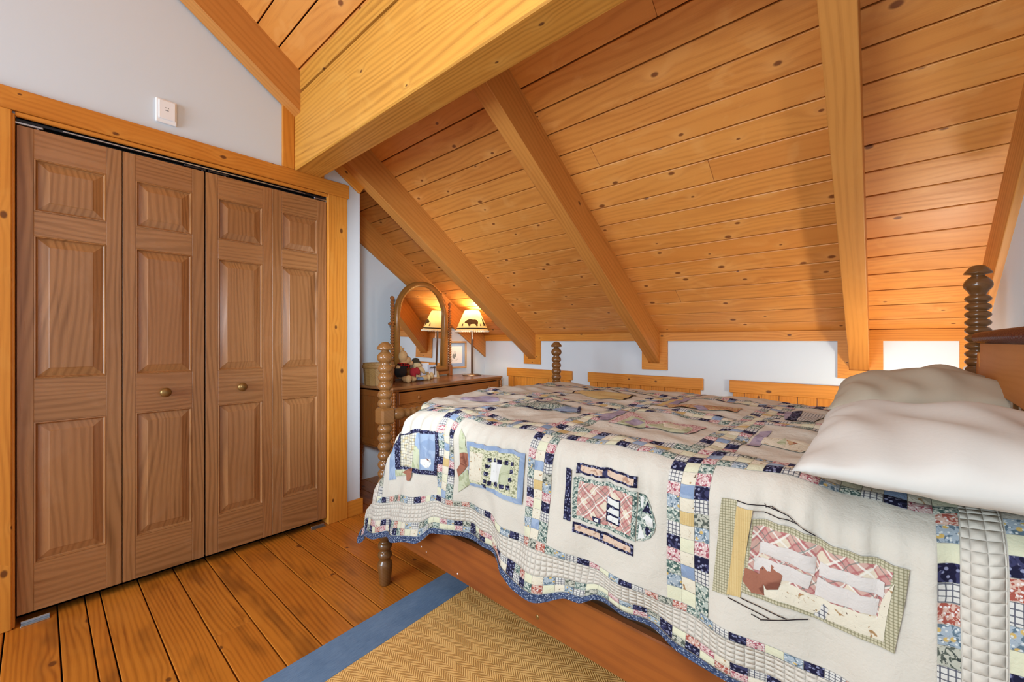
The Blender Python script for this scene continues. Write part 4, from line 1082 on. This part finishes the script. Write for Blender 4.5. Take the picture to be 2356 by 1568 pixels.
ca = cam_a+.25; bm_tube(bm, [(.022*math.cos(ca), .022*math.sin(ca), .45), (.022*math.cos(ca), .022*math.sin(ca), .36)], .0016, 6); bm_ball(bm, (.022*math.cos(ca), .022*math.sin(ca), .355), .006, 8)
from_bm('pull_chain', bm, M_WHITEPL, lp)
gb = G('glowing_bulb'); gb.b.inputs['Emission Color'].default_value = (1, .72, .38, 1); gb.b.inputs['Emission Strength'].default_value = 4
lathe('light_bulb', [(.47, .012), (.49, .018), (.52, .028), (.545, .026), (.56, .014), (.565, 0)], gb.mat, lp, 16)
bm = bmesh.new(); bm_tube(bm, [(.02, .06, .004), (.0, .10, .004), (-.05, .115, .004), (-.10, .10, .004)], .003, 6); from_bm('cord', bm, M_WHITEPL, lp)

# bedside wall lamp behind the tall head post
bl = empty('wall_lamp', (XR, 2.60, .555), 0, 'small brass wall lamp hidden behind the tall headboard post', 'lamp')
lathe('wall_plate', [(0, .032), (.008, .030), (.012, .012)], M_BRONZE, bl, 20, M=Matrix.Rotation(-PI/2, 4, 'Y'))
bm = bmesh.new(); bm_tube(bm, [(-.008, 0, 0), (-.05, 0, -.02), (-.08, 0, .01), (-.08, 0, .06)], .006, 8); from_bm('arm', bm, M_BRONZE, bl, True)
lathe('light_bulb', [(.055, .011), (.075, .012), (.10, .024), (.125, .028), (.145, .020), (.152, 0)], gb.mat, bl, 16, (-.08, 0, 0))

M_OAK = wood('oak_block', '#c09a68', '#96703f', ring=80, ramt=.3, knot=0, rough=.45)
# ================= framed picture behind the lamp =================
pf = empty('framed_print', (XE, 2.765, 1.01), 0, 'small framed print with a blue mat on the white wall behind the lamp', 'picture')
hw, hh = .16, .137
for (a, b, c, d, n) in ((-hw, hw, hh-.018, hh, 'frame_side'), (-hw, hw, -hh, -hh+.018, 'frame_side')): board(n, (.010, a, (c+d)/2), (.010, b, (c+d)/2), (0,0,1), d-c, .018, M_OAK, pf, .003)
for y in (-hw+.009, hw-.009): board('frame_side', (.010, y, -hh+.018), (.010, y, hh-.018), (0,1,0), .018, .018, M_OAK, pf, .003)
box('mat_board', .001, .006, -hw+.015, hw-.015, -hh+.015, hh-.015, plain('blue_mat', '#9db8dc', .8), pf)
box('print_sheet', .006, .0075, -.105, .105, -.085, .085, plain('white_paper', '#f4f5f6', .8), pf)
M_INK = plain('grey_ink', '#8d9494', .8)
bm = bmesh.new()
for cx_, cz_, r_ in ((-.012, -.012, .022), (.012, -.005, .019), (.0, -.022, .018)): bm_ball(bm, (.0078, cx_, cz_), (.0006, r_*.6, r_), 12)
for x_ in (-.014, 0, .012): bm_tube(bm, [(.0078, x_*.3, -.005), (.0078, x_*1.4, .035)], .0012, 5)
bm_tube(bm, [(.0078, .05*math.cos(t), -.03+.03*math.sin(t)) for t in [PI+PI*k/10 for k in range(11)]], .0012, 5)
from_bm('printed_drawing', bm, M_INK, pf)

# ================= things on the dresser =================
def dpos(al, dep): # dresser-top point
    return Vector((-2.58-.095*al-.9955*dep, 1.65+.9955*al-.095*dep, DZ))
M_BUCK = wood('bucket_wood', '#a07c48', '#6f5026', ring=60, ramt=.4, knot=0, var=.1, rough=.6)
c = dpos(.085, .27)
bk = empty('wooden_bucket', c, 0, 'tan wooden bucket with a hoop at the left end of the dresser', 'bucket')
n = 16
for k in range(n):
    a0, a1 = 2*PI*k/n+.006, 2*PI*(k+1)/n-.006
    bm = bmesh.new(); vs = []
    for z in (0.0005, .165):
        for r_ in ((.092, .104) if z < .1 else (.104, .116)):
            for a in (a0, a1): vs.append(bm.verts.new((r_*math.cos(a), r_*math.sin(a), z)))
    for q in ((0,1,3,2), (4,6,7,5), (0,4,5,1), (2,3,7,6), (0,2,6,4), (1,5,7,3)): bm.faces.new([vs[i] for i in q])
    bmesh.ops.recalc_face_normals(bm, faces=bm.faces); from_bm('stave', bm, M_BUCK, bk).data.transform(Matrix.Identity(4))
lathe('hoop', [(.125, .1135), (.126, .1185), (.150, .1200), (.151, .1150)], M_BUCK, bk, 32)
lathe('bottom', [(.008, .0), (.008, .093), (.014, .093), (.014, 0)], M_BUCK, bk, 24)

def fur(name, c, c2):
    g = G(name, .95, .1); n = g.noise(g.obj(), 160., 3., .6); n2 = g.noise(g.obj(), 20., 3.)
    g.col(g.mix(g.m('MULTIPLY_ADD', n2, .5, g.m('MULTIPLY', n, .4), clamp=True), lin(c), lin(c2))); g.bump(n, .6, .006); return g.mat
M_TAN, M_TAN2 = fur('tan_plush', '#d9b384', '#a87f4c'), fur('cream_plush', '#e6cfa2', '#c39a5c')
def blob(name, balls, m, parent, vox=.004):
    bm = bmesh.new()
    for b in balls:
        c_, r_ = b[0], b[1]; bm_ball(bm, c_, r_, 14, Matrix.Rotation(b[3], 3, b[2]) if len(b) > 2 else None)
    o = from_bm(name, bm, m, parent, True); rm = o.modifiers.new('merge', 'REMESH'); rm.mode = 'VOXEL'; rm.voxel_size = vox; rm.use_smooth_shade = True
    sm_ = o.modifiers.new('soft', 'SMOOTH'); sm_.iterations = 3; return o
# frames for the toys: local x points along the dresser width, local -y to the room
def toy(name, al, dep, label, cat):
    e = empty(name, (0,0,0), 0, label, cat); e.matrix_world = Matrix.Translation(dpos(al, dep)) @ Matrix.Rotation(math.atan2(.9955, -.095), 4, 'Z'); return e
t = toy('plush_reindeer', .335, .30, 'tan plush reindeer in a dark vest with a red collar behind the bed post', 'stuffed toy')
blob('body', [((-.02, 0, .085), (.046, .040, .062)), ((.0, -.01, .145), (.03, .03, .03)), ((-.006, -.012, .205), (.038, .036, .050)), ((.035, -.018, .175), (.038, .028, .030), 'Y', .5), ((.066, -.02, .150), (.024, .022, .020)),
    ((-.02, -.075, .026), (.030, .050, .026)), ((-.035, -.115, .030), (.028, .024, .032)), ((.05, -.06, .022), (.026, .045, .022))], M_TAN, t)
blob('ear', [((-.02, -.01, .262), (.012, .010, .030), 'Y', -.3)], M_TAN, t); blob('ear', [((.012, .012, .255), (.011, .009, .026), 'Y', .4)], M_TAN, t)
g = G('black_red_tartan', .95, .1); X, Y, Z = g.xyz(g.obj())
kk = [g.m('GREATER_THAN', g.m('SINE', g.m('MULTIPLY', q, 300.)), .2) for q in (X, Z)]
g.col(g.mix(g.m('MULTIPLY', g.m('ADD', kk[0], kk[1]), .5), lin('#17120f'), lin('#a51f1c')))
blob('vest', [((-.02, 0, .080), (.052, .046, .052)), ((-.01, -.004, .115), (.042, .040, .025))], plain('black_felt', '#1b1512', .95), t)
blob('collar', [((-.006, -.006, .140), (.046, .042, .018)), ((.03, -.03, .125), (.02, .018, .022))], g.mat, t)
blob('eye', [((.016, -.045, .205), .0055)], M_BLACK, t, .002)
t = toy('plush_bear', .485, .315, 'small tan plush bear in a dark hat with red sleeves and legs stretched out', 'stuffed toy')
blob('body', [((0, 0, .062), (.042, .036, .055)), ((.004, -.004, .135), (.034, .032, .036)), ((.022, -.026, .128), (.018, .016, .014)), ((.075, -.035, .020), (.075, .022, .020)), ((.145, -.035, .030), (.020, .022, .030)), ((.055, -.015, .085), (.050, .016, .017), 'Y', .75),
    ((.03, -.075, .020), (.050, .020, .019)), ((.075, -.078, .024), (.018, .02, .025))], M_TAN2, t)
lathe('hat', [(.150, .046), (.153, .048), (.156, .034), (.172, .030), (.185, .018), (.188, 0)], plain('dark_olive_felt', '#3d3422', .95), t, 20)
blob('eye', [((.020, -.032, .142), .0045)], M_BLACK, t, .002); blob('nose', [((.036, -.034, .131), .005)], M_BLACK, t, .002)
blob('jacket', [((-.045, -.02, .07), (.030, .026, .040)), ((-.02, -.045, .080), (.022, .020, .036), 'Y', -.4), ((-.05, -.035, .045), (.020, .018, .03))], plain('red_cloth', '#9c2026', .9), t)
bm = bmesh.new()
for k in range(10):
    a = 2*PI*k/10; r_ = .052 if k % 2 == 0 else .026
    bm.verts.new((-.035+r_*math.cos(a), -.085+r_*math.sin(a)*.7, .012))
f = bm.faces.new(bm.verts[:]); e_ = bmesh.ops.extrude_face_region(bm, geom=[f])
for v in [q for q in e_['geom'] if isinstance(q, bmesh.types.BMVert)]: v.co.z += .02; v.co.x = -.035+(v.co.x+.035)*.75
bmesh.ops.recalc_face_normals(bm, faces=bm.faces); from_bm('star_patch', bm, fabric('blue_star_cloth', '#7f9ab8', (('#2f4a66', 60, .42, 'n'),)), t)

# cards and photographs
def card_mat(name, seed, top, mid, low):
    g = G(name, .6, .3); X, Y, Z = g.xyz(g.obj())
    n = g.noise(g.vec(g.m('ADD', X, seed), Z), 38., 4., .7, .3, '2D')
    h = g.m('ADD', g.m('MULTIPLY', Z, 9.), g.m('MULTIPLY', n, 1.1))
    c_ = g.mix(g.ramp(h, .2, .9), lin(low), lin(mid)); c_ = g.mix(g.ramp(h, .9, 1.3), c_, lin(top)); g.col(c_); return g.mat
def card(al, dep, w, h, rz, lean, m, label, cat='card', name='greeting_card', back=None):
    e = toy(name, al, dep, label, cat); e.rotation_euler.z += rz
    bm = bmesh.new(); bm_box(bm, -w/2, w/2, -.0015, .0015, 0, h); o = from_bm('card_sheet', bm, m, e); o.rotation_euler.x = -lean; return e
card(.565, .365, .075, .125, .15, .10, card_mat('photo_snow', 3., '#eef1f4', '#c9cedd', '#6b7688'), 'white and lilac card leaning at the mirror behind the bear')
card(.635, .36, .080, .135, -.1, .06, card_mat('photo_sky', 7., '#f3f6f8', '#d5dbe6', '#8892a4'), 'tall pale card leaning at the mirror behind the photo block')
e = toy('photo_block', .695, .335, 'small clear-topped wooden photo holder with a snowy picture', 'photo holder')
prism('side', [(-.025, 0), (.025, 0), (.015, .060), (-.008, .060)], .010, lambda u, v, w: (-.062+w, u, v), M_OAK, e)
prism('side', [(-.025, 0), (.025, 0), (.015, .060), (-.008, .060)], .010, lambda u, v, w: (.052+w, u, v), M_OAK, e)
box('base', -.062, .062, -.025, .025, 0, .008, M_OAK, e, .001)
bm = bmesh.new(); bm_box(bm, -.050, .050, -.0015, .0015, .008, .120); o = from_bm('photo', bm, card_mat('photo_winter', 1., '#c9d6ea', '#eef1f3', '#b5afa8'), e); o.rotation_euler.x = -.08
bm = bmesh.new(); bm_tube(bm, [(.022, -.004, .03), (.018, -.010, .085), (.010, -.012, .105)], [.004, .0035, .002], 6); from_bm('printed_trunk', bm, plain('dark_trunk', '#46362f', .8), e)
bm = bmesh.new()
for k in range(6): bm_ball(bm, (-.038+.012*k, -.0105, .092+.004*(k % 2)), (.007, .0012, .007), 6)
from_bm('printed_branches', bm, plain('dark_branch', '#54504c', .8), e)
